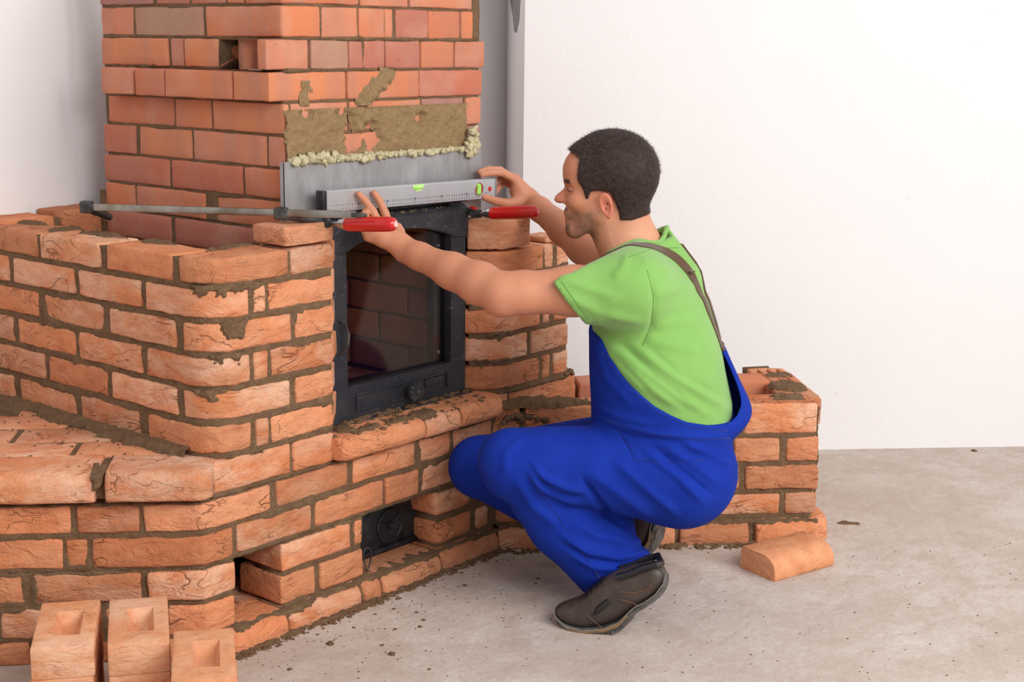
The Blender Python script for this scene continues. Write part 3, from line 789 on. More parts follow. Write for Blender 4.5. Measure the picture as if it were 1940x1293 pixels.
# rear leaf of the box
o_ = .180
PWr = Path([(BX+.02+o_, BY-.02+o_), (WE[0]+o_, WE[1]+o_)])
for i in range(4):
    for k in range(4):
        a, b = k*.235-(.1 if i % 2 else 0), k*.235+.224-(.1 if i % 2 else 0); a = max(a, 0); b = min(b, PWr.L-.0)
        path_brick(PWr, a, b, WT[i+1]+J, WT[i]+(.004 if i == 0 else 0), M_C if i == 0 else M_H, low, depth=.115)
mortar_wall(PWr, [(0, PWr.L, .02, WT[0]-.01)], [], low, inset=.014, depth=.09, step=.012)
# ribs of the perforated brick tops and mortar on them
def wdir(a, b, z): return Vector((.644/2+a*.7071+b*.7071+0, .644/2-a*.7071+b*.7071, z))
rb = G()
aE = (WE[0]-WE[1])/2/.7071
for k in range(11):
    for j in range(3):
        a = aE-.20+k*.0155; b = .026+j*.034
        rb.box(wdir(a, b, WT[0]+.0025), .004, .024, .005, Matrix.Rotation(math.radians(45-18), 3, 'Z'))
for k in range(9):
    for j in range(3):
        rb.box(wdir(aE-.09+j*.03, .26+k*.017, WT[0]+.0035), .024, .005, .007, Matrix.Rotation(math.radians(45+20), 3, 'Z'))
rb.build('brick_ribs', M_H, low, smooth=False)
for a, b, ru, rv, sd in ((aE-.06, .20, .05, .055, 80), (aE-.10, .07, .05, .03, 81), (aE-.055, .33, .05, .03, 82), (.50, .05, .20, .05, 83), (.25, .05, .20, .05, 84), (.46, .31, .14, .055, 85), (.30, .31, .12, .05, 86)):
    cc = wdir(a, b, WT[0]+.004); X = Vector((.7071, -.7071, 0)); Y = Vector((.7071, .7071, 0))
    patch('mortar_dab', cc-X*ru*1.2-Y*rv*1.2, X, Y, ru*2.4, rv*2.4, .008, low, disc(ru*1.2, rv*1.2, ru, rv), seed=sd)
crumbs('mortar_crumbs', [(wdir(random.uniform(.05, .45), random.uniform(.0, .10), WT[0]+.004), random.uniform(.006, .016), .7) for _ in range(70)]+[(wdir(random.uniform(.25, .6), random.uniform(.27, .36), WT[0]+.008), random.uniform(.006, .018), .7) for _ in range(40)]+
       [(wdir(random.uniform(0, aE*.98), -.04-abs(random.gauss(0, .014)), .001), random.uniform(.003, .010), .5) for _ in range(160)], low)

# mortar trodden along the foot of the plinth
def foot(part, sa, sb, sd):
    def mp(u, v, hh):
        q, m = PP.ev(sa+u); return q+m*(.026+v)+Vector((0, 0, .001+hh))
    patch('mortar_fillet', (0, 0, 0), (1, 0, 0), (0, 1, 0), sb-sa, .075, .006, part, lambda u, v: (.024+.026*noise.noise(Vector((u*8, sd, 2)))+.012*noise.noise(Vector((u*27, v*25, sd)))-v)*.6, seed=sd, mapf=mp, dip=.005, amp=.006, step=.0055)
foot(base, .0, PP.S[1]-.02, 91); foot(low, PP.S[2]+.03, PP.L-.01, 92)

# ------------------------------------------------------------------ iron, steel, tools
def mat_iron():
    m, nt, N, L, B = newmat('cast_iron'); v = coords(nt, False)
    c = mixc(nt, ramp(nt, noi(nt, v, 14, 5, .65), [(.45, 0), (.75, .5)]), (.030, .030, .038), (.075, .073, .080))
    c = mixc(nt, ramp(nt, noi(nt, scalev(nt, v, (1, 1, 1.6)), 34, 5, .75, .6), [(.58, 0), (.72, .6)]), c, (.22, .19, .165))
    L.new(c, B.inputs['Base Color']); B.inputs['Roughness'].default_value = .5; B.inputs['Metallic'].default_value = .25; B.inputs['Specular IOR Level'].default_value = .5
    L.new(bump(nt, noi(nt, v, 60, 4, .7), .35, .003), B.inputs['Normal']); return m
M_IRON = mat_iron()
M_BLACK = mat_plain('black_enamel', (.010, .010, .016), .35)
M_CHROME = mat_plain('bright_steel', (.62, .62, .60), .28, 1, col2=(.42, .41, .39), nscale=30)
M_BAR = mat_plain('clamp_bar_steel', (.42, .40, .37), .38, 1, col2=(.26, .22, .17), nscale=14)
M_DARKST = mat_plain('blackened_steel', (.045, .043, .045), .45, .6, col2=(.14, .13, .12), nscale=25)
M_RED = mat_plain('red_lacquer', (.62, .012, .010), .22, 0, .6, col2=(.50, .010, .010), nscale=9)
M_REDCHIP = mat_plain('worn_wood', (.72, .45, .38), .6)
M_ASH = mat_plain('ash_door_iron', (.012, .012, .016), .45, .2, col2=(.04, .04, .042), nscale=22)

def mat_glass():
    m, nt, N, L, B = newmat('smoked_glass')
    for n in list(N): N.remove(n)
    out = N.new('ShaderNodeOutputMaterial'); tr = N.new('ShaderNodeBsdfTransparent'); gl = N.new('ShaderNodeBsdfGlossy'); mx = N.new('ShaderNodeMixShader')
    tr.inputs[0].default_value = (.86, .83, .83, 1); gl.inputs['Roughness'].default_value = .06
    mx.inputs[0].default_value = .035
    L.new(tr.outputs[0], mx.inputs[1]); L.new(gl.outputs[0], mx.inputs[2]); L.new(mx.outputs[0], out.inputs[0]); return m
M_GLASS = mat_glass()

# ---- stove door
YD = .09
door = empty('stove_door', (.335, YD, .437))
tag(door, 'black cast iron stove door with arched glass window between the brick piers', 'stove door')
XL, XRr, Z0, Z1 = .083, .580, .437, .936
def archz(x):
    a, b = .143, .523; t = (x-(a+b)/2)/((b-a)/2); return .868+.034*(1-t*t)
inner = [(.143, .527), (.523, .527)]+[(x, archz(x)) for x in np.linspace(.523, .143, 15)]
outer = [(XL, Z0), (XRr, Z0)]+[(XRr, .868)]+[(x, Z1) for x in np.linspace(XRr, XL, 13)]+[(XL, .868)]
g = G(); n_ = len(inner); y0, y1 = YD, YD+.035
VV = [Vector((x, y0, z)) for x, z in outer]+[Vector((x, y0, z)) for x, z in inner]+[Vector((x, y1, z)) for x, z in outer]+[Vector((x, y1, z)) for x, z in inner]
FF = []
for i in range(n_):
    j = (i+1) % n_
    FF += [(i, j, n_+j, n_+i), (2*n_+j, 2*n_+i, 3*n_+i, 3*n_+j), (j, i, 2*n_+i, 2*n_+j), (n_+i, n_+j, 3*n_+j, 3*n_+i)]
g.add(VV, FF); fr_ = g.build('door_frame', M_IRON, door, angle=30)
# raised lintel casting above the arch
g = G(); top = [(x, archz(x)+.001) for x in np.linspace(.143, .523, 15)]
poly = [(XL-.002, .862)]+[(.143, .866)]+top[1:-1]+[(.523, .866), (XRr+.002, .860), (XRr+.002, Z1), (XL-.002, Z1)]
M_ = Matrix(((1, 0, 0, 0), (0, 0, -1, YD), (0, 1, 0, 0), (0, 0, 0, 1)))
g.extr(poly, M_, .008); g.build('lintel_casting', M_IRON, door, smooth=False)
# sloping hood, lip rail and latch on top
g = G(); g.extr([(0, 0), (.04, 0), (.04, .020), (.028, .022), (-.006, .002)], Matrix(((0, 0, 1, XL), (1, 0, 0, YD-.004), (0, 1, 0, Z1-.002), (0, 0, 0, 1))), XRr-XL); g.build('hood', M_IRON, door, smooth=False)
g = G(); g.box(((XL+XRr)/2-.02, YD+.010, Z1+.024), XRr-XL-.05, .02, .014, bev=.002); g.build('lip_rail', M_BLACK, door)
g = G(); g.box((XRr-.035, YD-.006, Z1+.026), .05, .024, .012, bev=.003).box((XRr-.045, YD-.012, Z1+.036), .02, .012, .012, bev=.003); g.build('latch', M_BLACK, door)
g = G(); g.box((.333, .112, .70), .40, .004, .40); gp = g.build('glass_pane', M_GLASS, door, smooth=False)
g = G(); g.box((.526, .145, .70), .008, .062, .42).box((.141, .145, .70), .008, .062, .42).box((.333, .145, .904), .39, .062, .008).box((.333, .145, .517), .39, .062, .006); g.build('inner_frame', M_BLACK, door, smooth=False)
g = G(); g.box((.504, .120, .70), .040, .006, .40); g.build('glass_clip', M_BLACK, door, smooth=False)
for z in (.842, .556):
    g = G(); g.lathe((.497, .117, z), (.497, .110, z), [(0, .006), (.5, .006), (1, .004)], 6); g.build('bolt', M_CHROME, door)
g = G()
for c_, sx, sz in (((.338, .503), .336, .004), ((.338, .462), .336, .004)): g.box((c_[0], YD-.002, c_[1]), sx, .008, sz, bev=.0015)
for x in (.171, .505): g.box((x, YD-.002, .4825), .004, .008, .045, bev=.0015)
g.build('vent_border', M_IRON, door)
g = G(); g.box((.455, YD-.0015, .487), .07, .006, .022, bev=.002); g.build('vent_slide', M_IRON, door)
g = G(); kx, kz = .358, .480
g.lathe((kx, YD, kz), (kx, YD-.034, kz), [(0, .010), (.45, .009), (.5, .020), (.6, .025), (.85, .025), (1, .017)], 24)
kn = g.build('knob', M_IRON, door)
g = G()
for k in range(12):
    a = 2*math.pi*k/12; g.box((kx+math.cos(a)*.018, YD-.0325, kz+math.sin(a)*.018), .016, .006, .0035, Matrix.Rotation(-a, 3, 'Y'), bev=.001)
g.lathe((kx, YD-.03, kz), (kx, YD-.038, kz), [(0, .007), (.8, .007), (1, .004)], 10)
g.build('knob_flutes', M_DARKST, kn)
g = G(); g.box((.345, YD+.004, Z0-.004), .49, .05, .012, bev=.002); g.build('sill_bar', M_IRON, door)
g = G(); hx = .1165; g.tube([(hx, YD, .700), (hx+.004, YD-.018, .690), (hx+.008, YD-.024, .665), (hx+.006, YD-.024, .64), (hx+.002, YD-.016, .622), (hx, YD, .615)], [.003, .0036, .004, .004, .0036, .003], 8); g.build('handle', M_DARKST, door)
g = G()
for k in range(70):
    x = random.gauss(.37, .06); g.box((x, YD+.002+random.random()*.012, Z1+.005+random.random()*.004), random.uniform(.002, .007), .004, .003, Matrix.Rotation(random.random()*3, 3, 'Z'))
g.build('mortar_crumbs', M_PATCH, door, smooth=False, kind='stuff')

# ---- ash door in the opening below
ash = empty('ash_door', (.335, .105, .06)); tag(ash, 'small black iron ash door with round relief in the low opening', 'ash door')
g = G(); g.box((.335, .112, .125), .37, .014, .165, bev=.003); g.build('door_plate', M_ASH, ash)
g = G()
cx, cz, R_ = .300, .125, .044
g.tube([(cx+R_*math.cos(2*math.pi*k/28), .103, cz+R_*math.sin(2*math.pi*k/28)) for k in range(29)], .0035, 8, caps=False)
for k in range(3):
    a = 2*math.pi*k/3+.5; g.tube([(cx, .103, cz), (cx+R_*math.cos(a), .103, cz+R_*math.sin(a))], .0028, 6)
g.lathe((cx, .106, cz), (cx, .090, cz), [(0, .010), (.6, .009), (1, .005)], 12)
g.build('air_wheel', M_ASH, ash)
g = G(); g.box((.335, .100, .068), .34, .010, .010, bev=.002).box((.335, .100, .188), .34, .010, .008, bev=.002); g.build('rim', M_ASH, ash)
g = G(); g.box((.463, .096, .105), .018, .016, .026, bev=.003).lathe((.463, .09, .085), (.463, .09, .13), [(0, .004), (1, .004)], 8); g.build('hinge', M_DARKST, ash)
g = G(); g.tube([(.155+.012*math.cos(t), .04-.004*math.sin(2*t), .085+.032*math.sin(t)) for t in np.linspace(0, 2*math.pi, 22)], .002, 6, caps=False); g.build('wire_loop', M_DARKST, ash)
g = G(); g.box((.335, .13, .03), .40, .03, .055); g.build('sill', M_ASH, ash, smooth=False)

# ---- steel plate leaning over the door
def mat_plate():
    m, nt, N, L, B = newmat('galvanised_sheet'); v = coords(nt, False)
    c = mixc(nt, ramp(nt, noi(nt, scalev(nt, v, (3, 1, 1)), 6, 5, .65), [(.35, 0), (.7, 1)]), (.30, .29, .29), (.44, .435, .44))
    c = mixc(nt, ramp(nt, noi(nt, scalev(nt, v, (1, 1, .3)), 22, 5, .7), [(.60, 0), (.75, .5)]), c, (.56, .53, .51))
    L.new(c, B.inputs['Base Color']); B.inputs['Metallic'].default_value = .55; B.inputs['Roughness'].default_value = .5
    L.new(bump(nt, noi(nt, v, 9, 3), .12, .004), B.inputs['Normal']); return m
M_PLATE = mat_plate()
g = G(); XA, XB, ZA, ZB_ = -.034, .664, .905, 1.088
poly = [(XA, ZA), (XB, ZA), (XB, ZB_-.001), (XA, ZB_+.001)]
g.extr(poly, Matrix(((1, 0, 0, 0), (0, 0, 1, .1085), (0, 1, 0, 0), (0, 0, 0, 1))), .003)
g.box((XA+.0015, .115, (ZA+ZB_)/2), .003, .016, ZB_-ZA)
plate = g.build('steel_sheet', M_PLATE, None, smooth=False); tag(plate, 'grey galvanised steel sheet standing above the stove door', 'metal sheet')

# ---- mineral wool squeezed out above the sheet
M_WOOL = mat_plain('mineral_wool', (.74, .66, .42), .95, col2=(.60, .51, .28), nscale=60, bumps=(160, 1.0, .01), stops=(.45, .7))
lm = []
rg = random.Random(5)
for i in range(150):
    t = rg.random(); x = -.012+t*.655
    k = .35+.65*max(0, 1-abs(t-.12)/.16)+.5*max(0, 1-abs(t-.34)/.08)+.9*max(0, 1-abs(t-.955)/.05)
    lm.append((Vector((x, .104+rg.gauss(0, .004), 1.088+rg.gauss(.004, .006)*k-.003*k)), rg.uniform(.004, .012)*min(1.3, .5+k*.6), 1))
for i in range(26): lm.append((Vector((.622+rg.gauss(0, .010), .100+rg.gauss(0, .004), 1.095+rg.gauss(.012, .014))), rg.uniform(.006, .013), 1))
g = G(); g.box((.315, .112, 1.090), .66, .014, .012)
for i, (p, rr, sq) in enumerate(lm):
    bm = bmesh.new(); bmesh.ops.create_icosphere(bm, subdivisions=2, radius=1); off = Vector((i*2.3, i*1.1, 4))
    g.add([p+v.co*rr*(1+.8*noise.noise(v.co*2.1+off)+.3*noise.noise(v.co*6+off)) for v in bm.verts], [[v.index for v in f.verts] for f in bm.faces]); bm.free()
wool = g.build('insulation_strip', M_WOOL, None, angle=None); tag(wool, 'ragged pale yellow mineral wool strip along the top of the steel sheet', 'insulation')

# ---- spirit level
lev = empty('spirit_level', (.35, .067, .968)); tag(lev, 'silver aluminium spirit level held against the steel sheet by both hands', 'spirit level')
LX0, LX1, LY0, LY1, LZ0, LZ1 = .050, .658, .056, .080, .970, 1.020
M_ALU = mat_plain('brushed_aluminium', (.66, .66, .68), .40, .75, col2=(.56, .56, .58), nscale=4)
M_PRINT = mat_plain('grey_print', (.10, .10, .13), .6)
def ZS(x): return -.010*(x-LX0)/(LX1-LX0)          # the level hangs a touch lower at the right
g = G()
body = [(LY0, LZ0), (LY1, LZ0), (LY1, LZ1), (LY0+.002, LZ1), (LY0, LZ1-.002)]
V = []; xs = [LX0, LX1]
for x in xs:
    for y, z in body: V.append(Vector((x, y, z+ZS(x))))
g.add(V, [(0, 1, 2, 3, 4), (9, 8, 7, 6, 5)]+[(i, 5+i, 5+(i+1) % 5, (i+1) % 5) for i in range(5)]); lb = g.build('profile', M_ALU, lev, smooth=False)
g = G(); g.box((LX0-.006, .068, .995), .013, .0255, .052, bev=.002); g.build('end_cap', M_BLACK, lev)
g = G(); g.box((LX1+.005, .068, .985), .010, .0245, .050, bev=.002); g.build('end_cap', mat_plain('grey_end_cap', (.20, .19, .20), .5), lev)
g = G()
for k in range(61):
    x = LX0+.004+k*.00985; h = .0075 if k % 10 == 0 else (.006 if k % 5 == 0 else .004)
    g.box((x, LY0-.0003, LZ0+.003+h/2+ZS(x)), .0008, .0008, h)
g.build('ruler_ticks', M_PRINT, lev, smooth=False)
def text(name, body_, loc, size, mat, parent, ext=.0003):
    cu = bpy.data.curves.new(name, 'FONT'); cu.body = body_; cu.size = size; cu.extrude = ext; cu.align_x = 'CENTER'; cu.align_y = 'CENTER'
    o = bpy.data.objects.new(name, cu); COL.objects.link(o)
    dg = bpy.context.evaluated_depsgraph_get(); me = bpy.data.meshes.new_from_object(o.evaluated_get(dg)); bpy.data.objects.remove(o)
    me.materials.clear()
    M2 = Matrix.Rotation(math.pi/2, 4, 'X'); me.transform(M2)
    return link(name, me, mat, parent, Vector(loc)-wpos(parent))
for k in range(1, 60):
    x = LX0+.004+k*.00985
    text('ruler_number', str(k) if k % 10 == 0 else str(k % 10), (x, LY0-.0003, LZ0+.0148+ZS(x)), .0085 if k % 10 == 0 else .006, M_PRINT, lev)
M_VIAL = mat_plain('green_vial', (.33, .78, .10), .15, 0, .6, col2=(.45, .85, .18), nscale=60)
M_WIN = mat_plain('vial_window', (.55, .78, .30), .3)
vx = .362; g = G()
poly = [(-.022, 0), (.022, 0), (.017, -.010), (.009, -.016), (-.009, -.016), (-.017, -.010)]
g.extr(poly, Matrix(((1, 0, 0, vx), (0, 0, -1, LY0), (0, 1, 0, LZ1-.0005+ZS(vx)), (0, 0, 0, 1))), .0012); w_ = g.build('top_window', M_WIN, lev, smooth=False)
g = G(); g.lathe((vx-.015, LY0-.001, 1.0125+ZS(vx)), (vx+.015, LY0-.001, 1.0125+ZS(vx)), [(0, .003), (.1, .005), (.9, .005), (1, .003)], 12); vv_ = g.build('vial', M_VIAL, w_)
g = G(); g.lathe((vx-.006, LY0-.0045, 1.0150+ZS(vx)), (vx+.004, LY0-.0045, 1.0150+ZS(vx)), [(0, .0008), (.2, .002), (.8, .002), (1, .0008)], 8); g.build('bubble', mat_plain('bubble', (.72, .95, .45), .1), w_)
rx = .594; zc_ = .9955+ZS(rx)
g = G(); g.lathe((rx, LY0+.0005, zc_), (rx, LY0-.0012, zc_), [(0, .0165), (1, .0165)], 28); w2 = g.build('round_window', mat_plain('vial_housing_red', (.30, .035, .02), .4), lev, angle=30)
g = G(); g.lathe((rx-.003, LY0-.0012, zc_-.0145), (rx-.003, LY0-.0012, zc_+.0145), [(0, .004), (.12, .0072), (.88, .0072), (1, .004)], 14); g.build('vial', M_VIAL, w2)
g = G(); g.tube([(rx+.0175*math.cos(t), LY0-.0008, zc_+.0175*math.sin(t)) for t in np.linspace(0, 2*math.pi, 30)], .0012, 6, caps=False); g.build('window_rim', M_ALU, w2)
g = G(); g.lathe((.638, LY0+.0005, .994+ZS(.638)), (.638, LY0-.0012, .994+ZS(.638)), [(0, .0065), (.9, .0065), (1, .005)], 18); g.build('hang_hole', M_RED, lev, angle=30)

# ---- bar clamps
def handle(p0, p1, parent, r=.0135, chips=True):
    g = G(); g.lathe(p0, p1, [(0, r*.80), (.03, r*.97), (.08, r), (.5, r*1.04), (.88, r), (.95, r*.9), (.985, r*.68), (1, r*.4)], 24); h = g.build('handle', M_RED, parent, angle=60)
    p0, p1 = Vector(p0), Vector(p1); d = (p1-p0).normalized()
    g = G(); g.lathe(p0-d*.018, p0+d*.004, [(0, r*.62), (.5, r*.72), (.75, r*.9), (1, r*.92)], 18); g.build('ferrule', M_CHROME, parent)
    g = G()
    g.lathe(p1-d*.004, p1+d*.0015, [(0, r*.5), (1, r*.42)], 14)
    g.build('handle_end', M_REDCHIP if chips else M_RED, h); return h
cl = empty('bar_clamp', (-.10, .2, .965)); tag(cl, 'long steel bar clamp with red handle lying over the left brick pier', 'clamp', None)
b0, b1 = Vector((-.257, .567, .967)), Vector((.012, -.080, .979))
db = (b1-b0).normalized(); pz = Vector((0, 0, 1)); pr_ = db.cross(pz).normalized()
g = G(); Mb = Matrix((db, pr_, pz)).transposed()
g.box((b0+b1)/2, (b1-b0).length, .0075, .017, Mb, bev=.002); g.build('bar', M_BAR, cl)
g = G(); g.tube([b1-db*.01, b1+db*.012, b1+db*.026], [.0072, .0068, .004], 8, flat=pz); g.build('bar_end', M_DARKST, cl)
def arm(p, e, name='jaw', collar=True):
    g = G(); p, e = Vector(p), Vector(e)
    if collar: g.box(p, .034, .020, .030, Mb, bev=.006)
    g.tube([p, p.lerp(e, .35), p.lerp(e, .7), e], [.0125, .0115, .0098, .0085], 10, flat=pz); return g
s_ = arm((-.060, .092, .974), (.014, .026, .952)); s_.box((.016, .024, .951), .020, .02, .022, Mb, bev=.005); s_.build('sliding_jaw', M_DARKST, cl)
f_ = arm(b0, b0+pr_*(-.0)+Vector((.085, .030, -.034))); f_.build('fixed_jaw', M_DARKST, cl)
h0, h1 = Vector((.037, -.020, .9505)), Vector((.060, -.158, .9605))
g = G(); g.tube([h0-(h1-h0)*.42, h0], .0062, 12); g.build('spindle', M_BAR, cl)
handle(h0, h1, cl, .0170)
cl2 = empty('bar_clamp', (.56, .06, .93)); tag(cl2, 'bar clamp with red handle over the right brick pier', 'clamp')
h0, h1 = Vector((.578, .002, .9285)), Vector((.604, -.135, .9430))
handle(h0, h1, cl2, .0165, False)
dh = (h1-h0).normalized()
g = G(); g.tube([h0-dh*.060, h0], .0058, 12); g.build('spindle', M_BAR, cl2)
g = G(); c_ = h0-dh*.042; g.tube([c_-dh*.014, c_+dh*.014], .0105, 12); g.tube([c_, c_+Vector((.012, .05, .004)), c_+Vector((.030, .13, .0))], [.0095, .0095, .010], 10); g.build('sliding_jaw', M_DARKST, cl2)
g = G(); g.lathe((.5915, .068, .930), (.590, .085, .931), [(0, .010), (.6, .010), (1, .007)], 14); g.build('pressure_pad', M_RED, cl2)
g = G(); pA = c_+Vector((.030, .13, 0)); g.box(pA+Vector((.0, .20, .0)), .008, .40, .017, bev=.001); g.build('bar', M_BAR, cl2)

# ------------------------------------------------------------------ loose bricks
def frog_brick(name, w=.120, l=.246, h=.066):
    """solid brick with a tapered frog in its top, long axis Y"""
    bm = bmesh.new(); bmesh.ops.create_cube(bm, size=1)
    for v in bm.verts: v.co = Vector((v.co.x*w, v.co.y*l, (v.co.z+.5)*h))
    topf = max(bm.faces, key=lambda f: f.calc_center_median().z)
    r = bmesh.ops.inset_individual(bm, faces=[topf], thickness=.01)
    for v in topf.verts: v.co.x = math.copysign(.027, v.co.x)+.004; v.co.y = math.copysign(.062, v.co.y)
    r = bmesh.ops.inset_individual(bm, faces=[topf], thickness=.004)
    for v in topf.verts: v.co.x = .004+(v.co.x-.004)*.62; v.co.y *= .78; v.co.z -= .026
    bmesh.ops.bevel(bm, geom=[e for e in bm.edges if e.calc_face_angle(0) > .3], offset=.006, segments=2, affect='EDGES', profile=.6)
    bmesh.ops.triangulate(bm, faces=bm.faces)
    bmesh.ops.subdivide_edges(bm, edges=[e for e in bm.edges if e.calc_length() > .05], cuts=2, use_grid_fill=True)
    for v in bm.verts:
        k = noise.noise_vector(v.co*14+Vector((len(name), 0, 0))); v.co += k*.0022
    bmesh.ops.recalc_face_normals(bm, faces=bm.faces)
    me = bpy.data.meshes.new(name); bm.to_mesh(me); bm.free()
    me.polygons.foreach_set('use_smooth', [True]*len(me.polygons)); me.set_sharp_from_angle(angle=math.radians(35)); me.materials.append(M_F); return me
M_F = mat_handmade('fresh_brick', [(0, (.68, .29, .135)), (.5, (.70, .31, .15)), (1, (.66, .27, .12))], .3, (1.0, 1.03, 1.06))
meF = frog_brick('frog_brick')
ang = math.radians(53-90)
stacks = [(-.728, .012, 'left stack', ang-.02), (-.618, -.078, 'middle stack', ang+.015), (-.640, -.315, 'right stack', ang-.03)]
LAB = {0: 'left', 1: 'middle', 2: 'right'}
lvls = {2: 'topmost', 1: 'second', 0: 'bottom'}
for i, (x, y, nm, a) in enumerate(stacks):
    for k in range(3):
        o = bpy.data.objects.new('loose_brick', meF); COL.objects.link(o); o.location = (x+random.uniform(-.003, .003), y+random.uniform(-.003, .003), k*.0665+.002); o.rotation_euler = (0, 0, a+(random.uniform(-.02, .02) if k < 2 else 0))
        lab = {2: 'fresh orange brick with square hollow, topmost of the %s front stack', 1: 'orange brick under the top one of the %s front stack', 0: 'orange brick at the bottom of the %s front stack'}[k] % LAB[i]
        tag(o, lab, 'brick', 'loose bricks stacked in front of the bench')
# the bullnose brick lying on the floor
q0, q1 = Vector((.893, -.708, 0)), Vector((1.098, -.764, 0)); dx = (q1-q0).normalized(); dy = Vector((-dx.y, dx.x, 0))
Lb = .222; wb_ = .128; hb = .062
prof = [(0, .004), (.004, 0), (wb_-.004, 0), (wb_, .004), (wb_, hb-.006), (wb_-.006, hb), (.045, hb-.001)]+[(.045-.045*math.sin(t), hb-.040+.039*math.cos(t)) for t in np.linspace(.25, math.pi/2, 6)]
Pq = Path([(q0.x, q0.y), (q0.x+dx.x*Lb, q0.y+dx.y*Lb)])
ob = prof_brick(Pq, 0, Lb, prof, M_F, None, name='loose_brick', er=(.005, .005)); tag(ob, 'single orange bullnose brick lying on the floor beside the low wall', 'brick')

# ------------------------------------------------------------------ crumbs on the floor, smear on the wall
pts = []
rg = random.Random(11)
for i in range(300):
    t = rg.random()
    p = PP.ev(t*1.0)[0]; n = PP.ev(t*1.0)[1]; dd = .04+abs(rg.gauss(0, .16))
    pts.append((p+n*dd, rg.uniform(.0010, .0030) if rg.random() < .95 else rg.uniform(.004, .0065), .5))
for i in range(260):
    pts.append((Vector((rg.uniform(-.2, 1.6), rg.uniform(-1.3, -.1), 0)), rg.uniform(.001, .0035), .5))
for px, py, rr in ((625, 1221, .010), (742, 1241, .009), (1145, 1135, .008), (1110, 1040, .010), (1845, 855, .010)): pts.append((onz(px, py, 0), rr, .6))
def out_ok(p): return p.y < .0-.035 and p.x+p.y < .644-.06 and p.x+p.y > -.8
pts = [q for q in pts if out_ok(q[0])]+pts[-1:]
fc = crumbs('mortar_crumbs', pts, None); tag(fc, 'brown mortar crumbs scattered over the concrete floor', 'mortar crumbs')
c_ = onz(1605, 992, 0)
pf = patch('mortar_spill', c_+Vector((-.05, -.05, .001)), (1, 0, 0), (0, 1, 0), .10, .10, .004, None, lambda u, v: .018-math.hypot((u-.05)+(v-.05)*.6, ((v-.05)-(u-.05))*.35)); tag(pf, 'flat brown mortar splash on the floor behind the loose brick', 'mortar')
# grey smear on the reveal of the back wall
def rv(px, py): return onpl(px, py, wp(a0, KB, 0), (1, -1, 0))
sp = [(966, -60), (984, -60), (986, 0), (984, 38), (979, 62), (975, 60), (972, 30), (967, 0)]
g = G(); vv = [rv(*p)+Vector((-1, 1, 0))*.0015 for p in sp]; g.add(vv+[v+Vector((1, -1, 0))*.003 for v in vv], [tuple(range(8)), tuple(range(15, 7, -1))]+[(i, (i+1) % 8, 8+(i+1) % 8, 8+i) for i in range(8)])
o = g.build('plaster_smear', M_SMUDGE, wb, smooth=False)

# ------------------------------------------------------------------ the bricklayer: smooth implicit surfaces turned into meshes
def V3(p): return np.array((p[0], p[1], p[2]), np.float64)
def smin(a, b, k):
    h = np.clip(.5+.5*(b-a)/k, 0, 1); return b*(1-h)+a*h-k*h*(1-h)
def smax(a, b, k): return -smin(-a, -b, k)
class SDF:
    """sequence of blended primitives"""
    def __init__(s): s.it = []; s.lo = np.full(3, 1e9); s.hi = np.full(3, -1e9); s.post = []; s.cc = None
    def _b(s, c, r): s.lo = np.minimum(s.lo, c-r); s.hi = np.maximum(s.hi, c+r)
    def cap(s, a, b, ra, rb, k=.01, op='u'):
        a, b = V3(a), V3(b)
        if op == 'u': s._b(a, ra); s._b(b, rb)
        e = b-a; ee = max(1e-9, e@e)
        def f(P):
            w = P-a; t = np.clip((w@e)/ee, 0, 1); w = w-t[:, None]*e; return np.sqrt(np.einsum('ij,ij->i', w, w))-(ra+(rb-ra)*t)
        s.it.append((f, k, op, (a+b)/2, np.linalg.norm(b-a)/2+max(ra, rb))); return s
    def ell(s, c, r, A=None, k=.01, op='u'):
        c = V3(c); r = np.array(r, float); A = np.eye(3) if A is None else np.array([V3(x) for x in A])
        if op == 'u': s._b(c, r.max())
        def f(P):
            q = ((P-c)@A.T)/r; k0 = np.sqrt(np.einsum('ij,ij->i', q, q)); q = q/r; k1 = np.sqrt(np.einsum('ij,ij->i', q, q)); return k0*(k0-1)/np.maximum(k1, 1e-6)
        s.it.append((f, k, op, c, r.max())); return s
    def fun(s, f, c, r, k=.01, op='u'):
        c = V3(c)
        if op == 'u': s._b(c, r)
        s.it.append((f, k, op, c, r)); return s
    def chain(s, pts, rad, k=.008, k0=None):
        for i in range(len(pts)-1): s.cap(pts[i], pts[i+1], rad[i], rad[i+1], (k0 if (i == 0 and k0) else k))
        return s
    def ev(s, P, c=None, R=None):
        d = np.full(len(P), 1.0); it = s.it
        if c is not None:
            if s.cc is None or len(s.cc) != len(it): s.cc = np.array([q[3] for q in it]); s.rr = np.array([q[4] for q in it])
            e = s.cc-c; it = [it[i] for i in np.nonzero(np.einsum('ij,ij->i', e, e) < (s.rr+R+.065)**2)[0]]
        for f, k, op, cc, rr in it:
            v = f(P)
            d = smin(d, v, k) if op == 'u' else smax(d, -v, k) if op == 's' else smax(d, v, k)
        for f in s.post: d = f(P, d)
        return d
